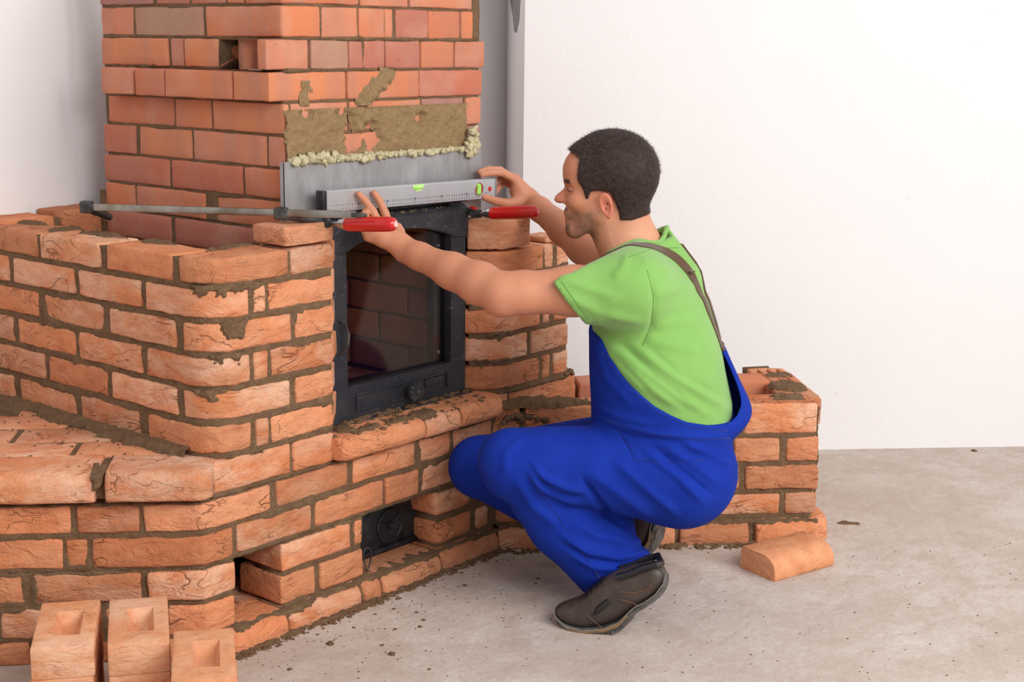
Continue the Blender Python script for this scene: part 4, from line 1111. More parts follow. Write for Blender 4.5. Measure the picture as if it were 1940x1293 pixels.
def nets(S, h, pad=.03, lo=None, hi=None, B=20):
    """naive surface nets over a block-sparse grid"""
    lo = (S.lo-pad) if lo is None else V3(lo); hi = (S.hi+pad) if hi is None else V3(hi)
    n = np.ceil((hi-lo)/h/B).astype(int)*B+1
    D = np.ones(n, np.float32)
    for i in range(0, n[0]-1, B):
        for j in range(0, n[1]-1, B):
            for k in range(0, n[2]-1, B):
                c = lo+h*np.array([i+B/2, j+B/2, k+B/2]); R = h*B*.87
                e = S.ev(c[None], c, R*1.3)[0]
                if abs(e) > R*1.6+.02: D[i:i+B+1, j:j+B+1, k:k+B+1] = e; continue
                Hb = B//2; sub = [(i+x*Hb, j+y*Hb, k+z*Hb) for x in (0, 1) for y in (0, 1) for z in (0, 1)]
                cs = lo+h*(np.array(sub)+Hb/2); es = S.ev(cs, c, R); r2 = h*Hb*.87
                for (i2, j2, k2), c2, e2 in zip(sub, cs, es):
                    if abs(e2) > r2*1.5+.014: D[i2:i2+Hb+1, j2:j2+Hb+1, k2:k2+Hb+1] = e2; continue
                    ax = [lo[a]+h*np.arange(x, x+Hb+1) for a, x in enumerate((i2, j2, k2))]
                    g_ = np.stack(np.meshgrid(*ax, indexing='ij'), -1).reshape(-1, 3)
                    D[i2:i2+Hb+1, j2:j2+Hb+1, k2:k2+Hb+1] = S.ev(g_, c2, r2).reshape(Hb+1, Hb+1, Hb+1)
    N = D < 0
    cnt = np.zeros(np.array(n)-1, np.int8)
    for a in (0, 1):
        for b in (0, 1):
            for c in (0, 1): cnt += N[a:n[0]-1+a, b:n[1]-1+b, c:n[2]-1+c]
    cells = np.argwhere((cnt > 0) & (cnt < 8)); idx = np.full(np.array(n)-1, -1, np.int64); idx[tuple(cells.T)] = np.arange(len(cells))
    acc = np.zeros((len(cells), 3)); num = np.zeros(len(cells))
    cor = [(a, b, c) for a in (0, 1) for b in (0, 1) for c in (0, 1)]
    vals = {q: D[cells[:, 0]+q[0], cells[:, 1]+q[1], cells[:, 2]+q[2]] for q in cor}
    for q in cor:
        for ax in range(3):
            if q[ax] == 0:
                q2 = tuple(1 if x == ax else q[x] for x in range(3)); a, b = vals[q], vals[q2]; m = (a < 0) != (b < 0)
                t = np.where(m, a/np.where(m, a-b, 1), 0); p = np.array(q, float)[None].repeat(len(cells), 0); p[:, ax] = t
                acc[m] += p[m]; num[m] += 1
    V = lo+h*(cells+acc/np.maximum(num, 1)[:, None])
    F = []
    for ax in range(3):
        u, v = (ax+1) % 3, (ax+2) % 3
        sl0 = [slice(None)]*3; sl1 = [slice(None)]*3; sl0[ax] = slice(0, n[ax]-1); sl1[ax] = slice(1, n[ax])
        e = np.argwhere(N[tuple(sl0)] != N[tuple(sl1)])
        e = e[(e[:, u] > 0) & (e[:, v] > 0) & (e[:, u] < n[u]-1) & (e[:, v] < n[v]-1)]
        sgn = N[tuple(e.T)]
        def cell(du, dv):
            q = e.copy(); q[:, u] += du; q[:, v] += dv; return idx[tuple(q.T)]
        a, b, c, d = cell(-1, -1), cell(0, -1), cell(0, 0), cell(-1, 0)
        qd = np.stack([a, b, c, d], 1); qd[~sgn] = qd[~sgn][:, ::-1]; F.append(qd)
    return V, np.concatenate(F)
def pix(P):
    q = P-np.array(CC); z = q@np.array(CF); return 970+FPX*(q@np.array(CR))/z, 646.5-FPX*(q@np.array(CU))/z, z
def meshobj(name, V, F, mat, parent, smooth_it=0):
    if smooth_it:
        E = np.concatenate([F[:, [0, 1]], F[:, [1, 2]], F[:, [2, 3]], F[:, [3, 0]]])
        for _ in range(smooth_it):
            a = np.zeros_like(V); n = np.zeros(len(V))
            np.add.at(a, E[:, 0], V[E[:, 1]]); np.add.at(n, E[:, 0], 1); V = V*.5+.5*a/np.maximum(n, 1)[:, None]
    pw = np.array(wpos(parent)); me = bpy.data.meshes.new(name)
    me.vertices.add(len(V)); me.vertices.foreach_set('co', (V-pw).astype(np.float32).ravel())
    me.loops.add(F.size); me.loops.foreach_set('vertex_index', F.ravel().astype(np.int32))
    me.polygons.add(len(F)); me.polygons.foreach_set('loop_start', np.arange(0, F.size, 4, dtype=np.int32)); me.polygons.foreach_set('loop_total', np.full(len(F), 4, np.int32))
    me.update(calc_edges=True); me.validate(); me.polygons.foreach_set('use_smooth', [True]*len(me.polygons))
    return link(name, me, mat, parent), V
def colattr(o, name, cols):
    a = o.data.color_attributes.new(name, 'FLOAT_COLOR', 'POINT'); c = np.ones((len(o.data.vertices), 4), np.float32); c[:, :3] = cols; a.data.foreach_set('color', c.ravel())

# materials
def mat_skin():
    m, nt, N, L, B = newmat('skin'); v = coords(nt, False)
    at_ = N.new('ShaderNodeVertexColor'); at_.layer_name = 'tint'
    c = mixc(nt, ramp(nt, noi(nt, v, 45, 4, .6), [(.35, 0), (.7, .35)]), at_.outputs[0], (.52, .20, .115))
    L.new(c, B.inputs['Base Color']); B.inputs['Roughness'].default_value = .52; B.inputs['Specular IOR Level'].default_value = .35
    B.inputs['Subsurface Weight'].default_value = .12; B.inputs['Subsurface Radius'].default_value = (.012, .005, .003); B.inputs['Subsurface Scale'].default_value = .5
    L.new(bump(nt, mth(nt, 'ADD', noi(nt, v, 400, 3, .6), noi(nt, v, 90, 3, .6)), .18, .002), B.inputs['Normal']); return m
def mat_cloth(name, col, col2, weave=900, rough=.9, sheen=.25):
    m, nt, N, L, B = newmat(name); v = coords(nt, False)
    L.new(mixc(nt, ramp(nt, noi(nt, v, 12, 4, .6), [(.3, 0), (.75, 1)]), col, col2), B.inputs['Base Color']); B.inputs['Roughness'].default_value = rough; B.inputs['Specular IOR Level'].default_value = .15
    B.inputs['Sheen Weight'].default_value = sheen; B.inputs['Sheen Roughness'].default_value = .5
    L.new(bump(nt, mth(nt, 'ADD', mth(nt, 'MULTIPLY', noi(nt, v, weave, 2, .5), .3), noi(nt, v, 26, 3, .5, .6)), .22, .004), B.inputs['Normal']); return m
M_SKIN = mat_skin()
M_SHIRT = mat_cloth('green_jersey', (.205, .41, .095), (.228, .445, .112))
M_BLUE = mat_cloth('blue_twill', (.0055, .025, .275), (.008, .034, .33), sheen=0.0)
M_STRAP = mat_cloth('brown_webbing', (.095, .055, .028), (.12, .07, .04))
M_HAIR = mat_plain('dark_hair', (.024, .0145, .0125), .6, spec=.2, col2=(.048, .029, .024), nscale=90)
M_LEATHER = mat_plain('brown_leather', (.040, .026, .021), .48, col2=(.075, .052, .043), nscale=16, bumps=(60, .4, .003))
M_PADLEATHER = mat_plain('black_leather', (.012, .011, .013), .35, bumps=(60, .3, .002))
M_SOLE = mat_plain('grey_rubber', (.060, .055, .052), .65, col2=(.15, .135, .12), nscale=30)
M_OCHRE = mat_plain('ochre_stripe', (.24, .13, .045), .7, col2=(.16, .10, .05), nscale=40)
M_STITCH = mat_plain('stitching', (.22, .09, .045), .8)

RH = Vector((CR.x, CR.y, 0)).normalized(); FH = Vector((CF.x, CF.y, 0)).normalized(); UP = Vector((0, 0, 1))
def rotz(v, deg): return Matrix.Rotation(math.radians(deg), 3, 'Z') @ v
person = empty('person', onz(1200, 1150, 0)); tag(person, 'crouching man in green t-shirt and blue overalls holding the spirit level', 'person')

# body frame: he faces the stove door, i.e. to the left of the picture and a little away
BF = rotz(-RH, -17); BL = rotz(FH, -17)       # forward, far side (his right)
DT = 3.50
# --- torso column: (photo x, y, half depth, half width)
TC = [(1285, 900, .085, .110), (1268, 850, .148, .150), (1258, 790, .162, .168), (1250, 720, .153, .172), (1243, 650, .146, .180), (1234, 590, .135, .188), (1222, 540, .112, .178), (1208, 498, .080, .120), (1200, 470, .058, .070)]
def torso_fn(infl=0.0):
    C = np.array([V3(at(x, y, DT+.02)) for x, y, a, b in TC]); A_ = np.array([a for *_, a, b in TC])+infl; B_ = np.array([b for *_, b in TC])+infl
    ax = C[-1]-C[0]; Lx = np.linalg.norm(ax); ax /= Lx; T = (C-C[0])@ax
    f = V3(BF); f = f-ax*(f@ax); f /= np.linalg.norm(f); l = np.cross(ax, f); l = l if l@V3(BL) > 0 else -l
    def fn(P):
        t = (P-C[0])@ax; tc = np.clip(t, T[0], T[-1])
        ctr = np.stack([np.interp(tc, T, C[:, i]) for i in range(3)], 1); a = np.interp(tc, T, A_); b = np.interp(tc, T, B_)
        q = P-ctr; x = q@f; y = q@l; ex = np.abs(t-tc)
        kk = (np.abs(x/a)**2.3+np.abs(y/b)**2.3)**(1/2.3); r = np.sqrt(x*x+y*y); d = (kk-1)*np.where(kk > 1e-3, r/np.maximum(kk, 1e-3), np.minimum(a, b))
        d = np.maximum(d, -np.minimum(a, b)*.8)
        return np.where(ex > 0, np.sqrt(np.maximum(d, 0)**2+ex**2)+np.minimum(d, 0), d)
    return fn, (C[0]+C[-1])/2, Lx/2+.25
SHN = at(1195, 548, 3.335); SHF = at(1232, 530, 3.70)
ELN = at(950, 556, 3.315); 
yp = lambda x, y, yy: onpl(x, y, (0, yy, 0), (0, 1, 0))
WRN = yp(768, 474, -.055)
ELF = at(1140, 492, 3.70); WRF = yp(1003, 381, .030)

# --- head frame
DH = 3.46; SH_ = DH/FPX
HO = at(1150, 380, DH); HF = rotz(-RH, -5); HL = rotz(FH, -5); HU = UP.copy()
HF = (HF-UP*.03).normalized(); HU = HL.cross(HF).normalized(); HU = HU if HU.z > 0 else -HU
def hp(px, py, lat=0.0): return HO+HF*((1150-px)*SH_)+HU*((380-py)*SH_*1.02)+HL*lat
HA = [HF, HU, HL]
body = SDF()
tf, tcn, trr = torso_fn(-.022); body.fun(tf, tcn, trr, .02)
def head_base(S):
    S.ell(hp(1160, 322), (.1015, .0850, .076), HA, .02)                        # cranium
    S.ell(hp(1185, 345), (.066, .066, .070), HA, .03)                          # occiput
    S.ell(hp(1118, 368), (.056, .082, .060), HA, .03)                          # face mass
    S.ell(hp(1098, 322), (.035, .040, .054), HA, .03)                          # forehead
    for sg in (-1, 1):
        S.cap(hp(1134, 404, sg*.052), hp(1094, 434, sg*.020), .020, .017, .022)   # jaw
        S.ell(hp(1098, 378, sg*.040), (.026, .020, .020), HA, .02)                # cheekbone
        S.cap(hp(1082, 343, sg*.006), hp(1090, 342, sg*.040), .0105, .010, .012)  # brow ridge
head_base(body)
body.cap(hp(1085, 434, -.010), hp(1085, 434, .010), .0180, .0180, .015)       # chin
body.cap(hp(1086, 401, -.014), hp(1086, 401, .014), .020, .020, .014)         # muzzle
body.cap(hp(1083, 353), hp(1061, 374), .0080, .0110, .006)                  # nose bridge
body.ell(hp(1062, 377), (.0155, .0090, .0115), HA, .006)
for sg in (-1, 1):
    body.ell(hp(1073, 380, sg*.011), (.011, .0075, .0075), HA, .005)
    body.ell(hp(1079, 357, sg*.034), (.011, .010, .014), HA, .010, 's')          # eye socket
    body.ell(hp(1086.5, 358, sg*.031), (.0125, .0115, .0135), HA, .003)          # lids over the eyeball
    body.ell(hp(1074.5, 358.5, sg*.034), (.0105, .0034, .015), HA, .0015, 's')   # opening between the lids
    body.ell(hp(1069, 386, sg*.0065), (.004, .0035, .003), HA, .003, 's')
body.cap(hp(1074.5, 400, -.012), hp(1074.5, 400, .012), .0075, .0075, .007)   # lips
body.cap(hp(1077.0, 415, -.011), hp(1077.0, 415, .011), .0080, .0080, .008); body.cap(hp(1084, 424, -.014), hp(1084, 424, .014), .0120, .0120, .010)
body.cap(hp(1066, 408, -.019), hp(1066, 408, .019), .0032, .0032, .002, 's')
# ears
for sg in (-1, 1):
    def ear(P, sg=sg):
        q = P-V3(hp(1150, 383, sg*.0735)); tl = math.radians(-14)
        x0 = q@V3(HF); z0 = q@V3(HU); y = (q@V3(HL))*sg
        x = x0*math.cos(tl)+z0*math.sin(tl); z = -x0*math.sin(tl)+z0*math.cos(tl)
        y = y-.012+x*.38*1.0                         # the shell flares away from the head at the back
        rx, rz = .0150+.004*np.clip(z/.03, -1, 1), .0315
        k0 = np.sqrt((x/rx)**2+(z/rz)**2); rr = np.sqrt(x*x+z*z)
        e2 = (k0-1)*rr/np.maximum(k0, .05)
        disc_ = np.maximum(e2, np.abs(y)-.0042); rim = np.sqrt((e2+.004)**2+(y-.0018)**2)-.0044
        con = np.sqrt((x+.001)**2+((z+.002)*.75)**2)-.0085
        d = np.where(True, smin(disc_, rim, .003), 0); d = smax(d, -np.maximum(con, -(y+.0005)), .003)
        anti = np.sqrt(((k0-.60)*rr/np.maximum(k0, .05))**2+(y-.003)**2)-.0022
        anti = np.maximum(anti, -(x+.004+z*.1)); anti = np.where(x > .006, .02, anti)
        return smin(d, anti, .003)
    body.fun(ear, hp(1150, 383, sg*.085), .045, .004)
# neck
body.cap(hp(1172, 385), at(1203, 478, DT), .058, .066, .025); body.cap(hp(1150, 415, 0), at(1180, 478, DT-.01), .050, .055, .02)
body.cap(at(1203, 478, DT), SHN, .05, .06, .04); body.cap(at(1203, 478, DT), SHF, .05, .06, .04)
# arms
def lerp(a, b, t): return Vector(a).lerp(Vector(b), t)
def arm_chain(S, E, W, sc=1.0):
    body.chain([S, lerp(S, E, .45), lerp(S, E, .85), E], [.058*sc, .056*sc, .047*sc, .0455*sc], .02)
    body.chain([E, lerp(E, W, .22), lerp(E, W, .5), lerp(E, W, .85), W], [.0445*sc, .0475*sc, .041*sc, .0305*sc, .0285*sc], .02)
arm_chain(SHN, ELN, WRN); arm_chain(SHF, ELF, WRF)
body.ell(ELN+Vector((0, 0, -.026)), (.03, .03, .026), None, .02)
# left (near) hand: back of the hand to us, two fingertips pressed on the level, thumb out to the right
def finger(pts, r0, r1, k0=.012):
    n = len(pts); body.chain(pts, [r0+(r1-r0)*i/(n-1) for i in range(n)], .004, k0)
mc_i, mc_m, mc_r, mc_p = yp(739, 431, .004), yp(721, 431, -.002), yp(707, 439, .000), yp(698, 449, .010)
body.chain([WRN, yp(752, 455, -.034)], [.0285, .026], .015)
for mc, r_ in ((mc_i, .0125), (mc_m, .0125), (mc_r, .012), (mc_p, .011)):
    body.cap(lerp(WRN, yp(748, 456, -.03), .5), mc, .0200, r_, .014)
body.ell(yp(731, 446, -.012), (.032, .020, .026), None, .015)
finger([mc_i, yp(729, 404, .026), yp(719, 381, .039), yp(709, 366, .0465)], .0120, .0078)
finger([mc_m, yp(706, 401, .020), yp(692, 381, .038), yp(680, 368, .0465)], .0120, .0078)
finger([mc_r, yp(690, 407, .016), yp(693, 401, .040), yp(703, 412, .049)], .0098, .0080)
finger([mc_p, yp(684, 427, .022), yp(690, 421, .044), yp(699, 431, .046)], .0090, .0074)
finger([yp(762, 466, -.034), yp(760, 452, -.022), yp(759, 440, -.014), yp(755, 429, -.008)], .0140, .0090, .016)
# right (far) hand: fingers over the top of the level's end, thumb below it
kn_i, kn_m, kn_r, kn_p = yp(977, 341, .052), yp(976, 339, .070), yp(976, 346, .086), yp(976, 356, .096)
for mc, r_ in ((kn_i, .0125), (kn_m, .0125), (kn_r, .012), (kn_p, .011)): body.cap(WRF, mc, .0240, r_, .015)
body.ell(yp(981, 362, .050), (.022, .024, .026), None, .015)
finger([kn_i, yp(950, 328, .060), yp(930, 328, .064), yp(913, 331, .066)], .0102, .0078)
finger([kn_m, yp(947, 322, .080), yp(926, 321, .083), yp(909, 326, .084)], .0102, .0078)
finger([kn_r, yp(952, 331, .094), yp(938, 346, .094), yp(932, 358, .092)], .0096, .0078)
finger([kn_p, yp(955, 346, .100), yp(944, 356, .097), yp(939, 365, .094)], .0088, .0074)
finger([yp(990, 380, .034), yp(962, 386, .048), yp(938, 381, .052), yp(917, 374, .056)], .0150, .0090, .016)
# a plain core for the hips and thighs inside the overalls
KNN = at(968, 874, 3.44); KNF = at(909, 885, 3.74)
HPN = at(1290, 898, 3.48); HPF = at(1290, 850, 3.72)
ANN = at(1166, 1083, 3.575); ANF = at(1190, 1040, 3.86)
body.cap(HPN, KNN, .09, .05, .03); body.cap(HPF, KNF, .09, .05, .03); body.cap(KNN, ANN, .045, .036, .02); body.cap(KNF, ANF, .045, .036, .02)
bV, bF = nets(body, .0034)
bo, bV = meshobj('body', bV, bF, M_SKIN, person, 1)
# skin tint: stubble, lips, brow, ear, warm knuckles
q = bV-V3(HO); hx = 1150-(q@V3(HF))/SH_; hy = 380-(q@V3(HU))/SH_/1.02; hl = q@V3(HL)
def blob(cx, cy, rx, ry, soft=.5): return np.clip((1-np.sqrt(((hx-cx)/rx)**2+((hy-cy)/ry)**2))/soft, 0, 1)
ishead = (np.linalg.norm(q, axis=1) < .16)
tint = np.tile(np.array([.56, .245, .138]), (len(bV), 1))
rough_ = np.array([noise.noise(Vector(p)*110) for p in bV])
def lay(mask, col):
    global tint
    m = np.clip(mask, 0, 1)[:, None]; tint = tint*(1-m)+np.array(col)*m
pale = np.clip((hy-395)/30, 0, 1)*np.clip((hx-1125)/30, 0, 1)*ishead; lay(pale*.6, (.66, .34, .21))
face = np.clip((1125-hx)/40, 0, 1)*ishead; lay(face*.35, (.60, .22, .115))
stub = np.clip(np.minimum((hy-384)/12, (1150-hx-(hy-400)*.15)/18), 0, 1)*np.clip((hy-350)/20, 0, 1)*ishead
stub = np.maximum(stub*np.clip((hy-388)/10, 0, 1), blob(1113, 385, 10, 30)*.8*(np.abs(hl) > .04))
jawm = np.clip(np.minimum(np.minimum(hy-392, 455-hy)/10, np.minimum((1138-hx)/14, 1)), 0, 1)*ishead
lay(jawm*(.74+.3*rough_), (.20, .115, .08))
gt = np.maximum(blob(1074, 393, 12, 5)*1.0, np.maximum(blob(1076, 432, 16, 12), blob(1068, 440, 16, 10)))*ishead*(np.abs(hl) < .03); lay(gt*.75, (.07, .04, .03))
lay(np.maximum(blob(1072, 402, 8, 5), blob(1074, 412, 8, 5))*ishead*(np.abs(hl) < .022)*.7, (.50, .16, .12))
lay(blob(1078, 341, 16, 5.5, .5)*ishead*(np.abs(hl) < .05)*(np.abs(hl) > .007), (.045, .025, .02))
lay(np.clip(1-np.abs(hy-358.5-(hx-1080)*.12)/3.0, 0, 1)*((hx > 1066) & (hx < 1094))*ishead*(np.abs(hl) > .016)*(np.abs(hl) < .05)*.85, (.04, .022, .018))
lay((np.abs(hl) > .079)*ishead*blob(1150, 384, 22, 36, .4)*.8, (.66, .20, .13))
lay(blob(1056, 375, 14, 10)*ishead*.5, (.64, .19, .12))
ux, uy, uz = pix(bV)
lay(((ux < 1110) & (uy > 330) & ~ishead)*.45*np.clip((rough_+.3), 0, 1), (.56, .20, .105))
colattr(bo, 'tint', tint)
M_EYE = mat_plain('eye_white', (.62, .55, .50), .25); M_IRIS = mat_plain('dark_iris', (.02, .012, .008), .15)
for sg in (-1, 1):
    ec = hp(1087.0, 358.3, sg*.0315); g = G(); g.lathe(ec-HF*.0098, ec+HF*.0098, [(t, .0098*math.sin(math.acos(1-2*t))+1e-5) for t in np.linspace(0, 1, 13)], 18); e_ = g.build('eye', M_EYE, person)
    dd = (HF+HL*sg*.05).normalized(); g = G(); g.lathe(ec+dd*.0078, ec+dd*.0103, [(0, .0062), (.5, .0050), (1, .001)], 16); g.build('iris', M_IRIS, e_)

# --- hair: cropped cap plus short strands
POLY = [(1071, 279), (1078, 287), (1092, 290), (1101, 299), (1097, 322), (1097, 338), (1106, 352), (1112, 371), (1116, 372), (1121, 358), (1137, 356), (1158, 360), (1166, 378), (1173, 396), (1175, 412), (1195, 413), (1231, 405), (1270, 400), (1270, 220), (1060, 220), (1060, 272)]
PX_ = np.array(POLY, float)
def polyd(x, y):
    d = np.full(x.shape, 1e9); ins = np.zeros(x.shape, bool); n = len(PX_)
    for i in range(n):
        a, b = PX_[i], PX_[(i+1) % n]; e = b-a; wx, wy = x-a[0], y-a[1]; t = np.clip((wx*e[0]+wy*e[1])/(e@e), 0, 1)
        d = np.minimum(d, np.hypot(wx-e[0]*t, wy-e[1]*t)); c = ((a[1] > y) != (b[1] > y)) & (x < (b[0]-a[0])*(y-a[1])/(b[1]-a[1]+1e-12)+a[0]); ins ^= c
    return np.where(ins, -d, d)
hair = SDF()
head_base(hair); hair.cap(hp(1172, 385), at(1203, 478, DT), .058, .066, .025)
def hairpost(P, d):
    q = P-V3(HO); x = 1150-(q@V3(HF))/SH_; y = 380-(q@V3(HU))/SH_/1.02; l = np.abs(q@V3(HL))
    d = d-np.interp(y, [250, 290, 350, 400], [.0105, .0090, .0065, .0050])
    # towards the middle of the forehead the hairline is higher
    return smax(d, polyd(x-np.clip((.045-l)/.045, 0, 1)*np.clip((345-y)/40, 0, 1)*4, y)*SH_, .004)
hair.post.append(hairpost)
_c = np.array([V3(hp(x, y, l)) for x in (1055, 1262) for y in (232, 425) for l in (-.105, .105)])
hV, hF_ = nets(hair, .0034, lo=_c.min(0), hi=_c.max(0))
keep_lo = None
ho, hV = meshobj('hair', hV, hF_, M_HAIR, person, 1)
me = ho.data; nrm = np.zeros(len(me.vertices)*3, np.float32); me.vertices.foreach_get('normal', nrm); nrm = nrm.reshape(-1, 3)
rg = np.random.RandomState(3)
sel = rg.choice(len(hV), min(9000, len(hV)), replace=False) if len(hV) > 9000 else np.arange(len(hV))
crown = V3(hp(1205, 315, -.03)); g_v = []; g_f = []
for i in sel:
    p = hV[i]; nn = nrm[i].astype(float)
    qq = p-V3(HO); yy = 380-(qq@V3(HU))/SH_/1.02
    fl_ = (p-crown); fl_ = fl_-nn*(fl_@nn); L_ = np.linalg.norm(fl_); fl_ = fl_/max(L_, 1e-6)
    if yy > 350: fl_ = fl_*.3-V3(HU)*.9
    dr = nn*(.55+rg.rand()*.5)+fl_*(.8)+rg.randn(3)*.18; dr /= np.linalg.norm(dr)
    ln = (.010 if yy < 330 else .0065)*(.7+.6*rg.rand()); sd = np.cross(dr, nn+rg.randn(3)*.3); sd /= np.linalg.norm(sd)+1e-9
    b = p-nn*.002; k = len(g_v); g_v += [b-sd*.0005, b+sd*.0005, b+dr*ln]; g_f.append((k, k+1, k+2))
put('hair_strands', g_v, g_f, mat_plain('hair_strand', (.040, .025, .020), .5, spec=.35, col2=(.075, .048, .038), nscale=200), ho, centre=False, kind='stuff')

# --- folds in cloth: ridges and valleys along lines on the near side
def folds(lines, dep, sign=1):
    """lines: (points in the photo, width in px, height in m)"""
    def f(P, d):
        x, y, z = pix(P); near = np.clip((dep-z)/.06+.5, 0, 1); o = np.zeros(len(P))
        for pts, w, h in lines:
            best = np.full(len(P), 1e9); tt = np.zeros(len(P)); n = len(pts)-1
            for i in range(n):
                a, b = np.array(pts[i], float), np.array(pts[i+1], float); e = b-a; t = np.clip(((x-a[0])*e[0]+(y-a[1])*e[1])/(e@e), 0, 1)
                dd = np.hypot(x-a[0]-e[0]*t, y-a[1]-e[1]*t); m = dd < best; best = np.where(m, dd, best); tt = np.where(m, (i+t)/n, tt)
            o += h*np.exp(-(best/w)**2)*np.clip(np.minimum(tt, 1-tt)*5+.15, 0, 1)
        return d-o*near
    return f
def plane3(p0, p1, p2, inside):
    n = (Vector(p1)-Vector(p0)).cross(Vector(p2)-Vector(p0)).normalized()
    if n.dot(Vector(inside)-Vector(p0)) > 0: n = -n
    a, nn = V3(p0), V3(n); return lambda P: (P-a)@nn
def crease(V, F, lines, dep):
    n = np.cross(V[F[:, 2]]-V[F[:, 0]], V[F[:, 3]]-V[F[:, 1]]); N = np.zeros_like(V)
    for k in range(4): np.add.at(N, F[:, k], n)
    N /= np.linalg.norm(N, axis=1)[:, None]+1e-12
    return V+N*(-folds(lines, dep)(V, np.zeros(len(V))))[:, None]
# --- t-shirt
sh = SDF(); tf2, tcn, trr = torso_fn(.004); sh.fun(tf2, tcn, trr, .02)
sh.cap(at(1238, 462, DT), at(1282, 530, DT), .052, .060, .03); sh.cap(at(1200, 478, DT-.07), SHN, .035, .06, .03)
sh.ell(at(1222, 560, DT-.11), (.085, .085, .085), None, .05)
sh.cap(at(1203, 492, DT), SHN, .060, .075, .05); sh.cap(at(1203, 492, DT), SHF, .060, .075, .05)
SLN = lerp(SHN, ELN, .92); SLF = lerp(SHF, ELF, .75)
sh.cap(SHN, SLN, .080, .072, .045); sh.cap(SHF, SLF, .076, .072, .045)
sh.ell(at(1250, 700, DT-.06), (.13, .12, .12), None, .06)
cutN = plane3(at(1040, 516, 3.33), at(1108, 612, 3.33), at(1040, 516, 3.33)+FH, SHN)
cutF = plane3(lerp(SHF, ELF, .62), lerp(SHF, ELF, .62)+UP, lerp(SHF, ELF, .62)+BL, SHF)
neckp = plane3(at(1152, 480, DT-.05), at(1266, 424, DT), at(1152, 480, DT-.05)+BL, at(1240, 650, DT))
waist = plane3(at(1120, 838, DT), at(1395, 838, DT), at(1120, 838, DT)+BL, at(1240, 650, DT))
nca, ncb = at(1154, 480, DT-.045), at(1266, 425, DT); ncm = (nca+ncb)/2; nux = (ncb-nca).normalized(); nlx = (ncb-nca).length/2*.93
def shirtcut(P, d):
    def seg(P, a, b):
        a, b = V3(a), V3(b); e = b-a; t = np.clip(((P-a)@e)/(e@e), 0, 1); return np.linalg.norm(P-a-t[:, None]*e, axis=1)
    d = np.maximum(d, np.where(((P-V3(SHN))@V3((ELN-SHN).normalized()) > .03) & (seg(P, SHN, ELN) < .112), cutN(P), -1))
    d = np.maximum(d, np.where(((P-V3(SHF))@V3((ELF-SHF).normalized()) > .02) & (seg(P, SHF, ELF) < .10), cutF(P), -1))
    d = smax(d, neckp(P), .004)
    q = P-V3(ncm); x = q@V3(nux)/nlx; y = q@V3(BL)/.067; hole = (np.sqrt(x*x+y*y)-1)*.06
    d = smax(d, -np.maximum(hole, -(neckp(P)+.030)), .004)
    return np.maximum(d, waist(P))
SF = [([(1048, 520), (1110, 545), (1170, 565)], 9, .003), ([(1120, 610), (1160, 600), (1220, 610)], 8, .004), ([(1070, 560), (1130, 590), (1190, 600)], 8, .003),
      ([(1232, 520), (1240, 570), (1234, 620), (1215, 650)], 5, -.004), ([(1140, 640), (1190, 690), (1240, 740), (1290, 775)], 8, .006), ([(1160, 650), (1215, 695), (1280, 745), (1345, 790)], 8, .006),
      ([(1150, 660), (1180, 700), (1225, 745)], 6, .005), ([(1195, 650), (1260, 700), (1330, 745), (1385, 780)], 9, .006), ([(1215, 640), (1270, 655), (1330, 670)], 10, .004), ([(1235, 620), (1290, 610), (1340, 610)], 10, .003),
      ([(1240, 560), (1290, 545), (1320, 545)], 10, .003), ([(1225, 660), (1290, 715), (1370, 755)], 7, -.004), ([(1175, 650), (1240, 712), (1310, 765)], 5, -.005), ([(1180, 560), (1120, 600), (1108, 612)], 7, .003),
      ([(1190, 480), (1180, 510), (1160, 530)], 8, .004), ([(1215, 490), (1250, 520)], 8, .003)]
sh.post += [shirtcut]
sV, sF = nets(sh, .0048)
sV = crease(sV, sF, [(a, w, h*1.45) for a, w, h in SF], DT)
so, sV = meshobj('t_shirt', sV, sF, M_SHIRT, person, 1)
# --- overalls
ov = SDF()
ov.ell(at(1290, 893, 3.50), (.128, .128, .128), None, .03); ov.ell(at(1296, 868, 3.70), (.125, .125, .125), None, .05)
ov.cap(HPN, KNN, .125, .079, .04); ov.cap(HPF, KNF, .120, .078, .03)
ov.ell(at(1225, 880, 3.47), (.10, .10, .085), None, .05)
ov.cap(at(975, 880, 3.445), at(1068, 990, 3.51), .074, .082, .018); ov.cap(at(1068, 990, 3.51), at(1178, 1096, 3.58), .082, .092, .03)
ov.ell(at(1150, 1005, 3.55), (.085, .06, .065), None, .03)
ov.cap(KNF, lerp(KNF, ANF, .75), .075, .078, .02)
tf3, tcn, trr = torso_fn(.011); 
tor = SDF(); 
def edge(P):
    """how far a point is above the top edge of the overalls (front bib high, sides low)"""
    ctr = V3(at(1250, 720, DT+.02)); q = P-ctr; f, l = V3(BF), V3(BL); az = np.abs(np.degrees(np.arctan2(q@l, q@f)))
    zt = np.interp(az, [0, 41, 51, 62, 69.5, 76, 84, 98, 109, 120, 137, 165, 180], zz); return P[:, 2]-zt
zz = [.700, .694, .689, .664, .641, .617, .592, .551, .530, .513, .500, .490, .488]
sh2 = SDF(); sh2.fun(tf2, tcn, trr, .02); sh2.ell(at(1222, 560, DT-.11), (.085, .085, .085), None, .05); sh2.ell(at(1250, 700, DT-.06), (.13, .12, .12), None, .06)
def bib(P): return smax(np.minimum(tf3(P), sh2.ev(P)-.0095), edge(P), .004)
ov.fun(bib, tcn, trr, .015)
hem = plane3(at(1108, 1128, 3.58), at(1236, 1086, 3.58), at(1108, 1128, 3.58)+FH, at(1000, 900, 3.5))
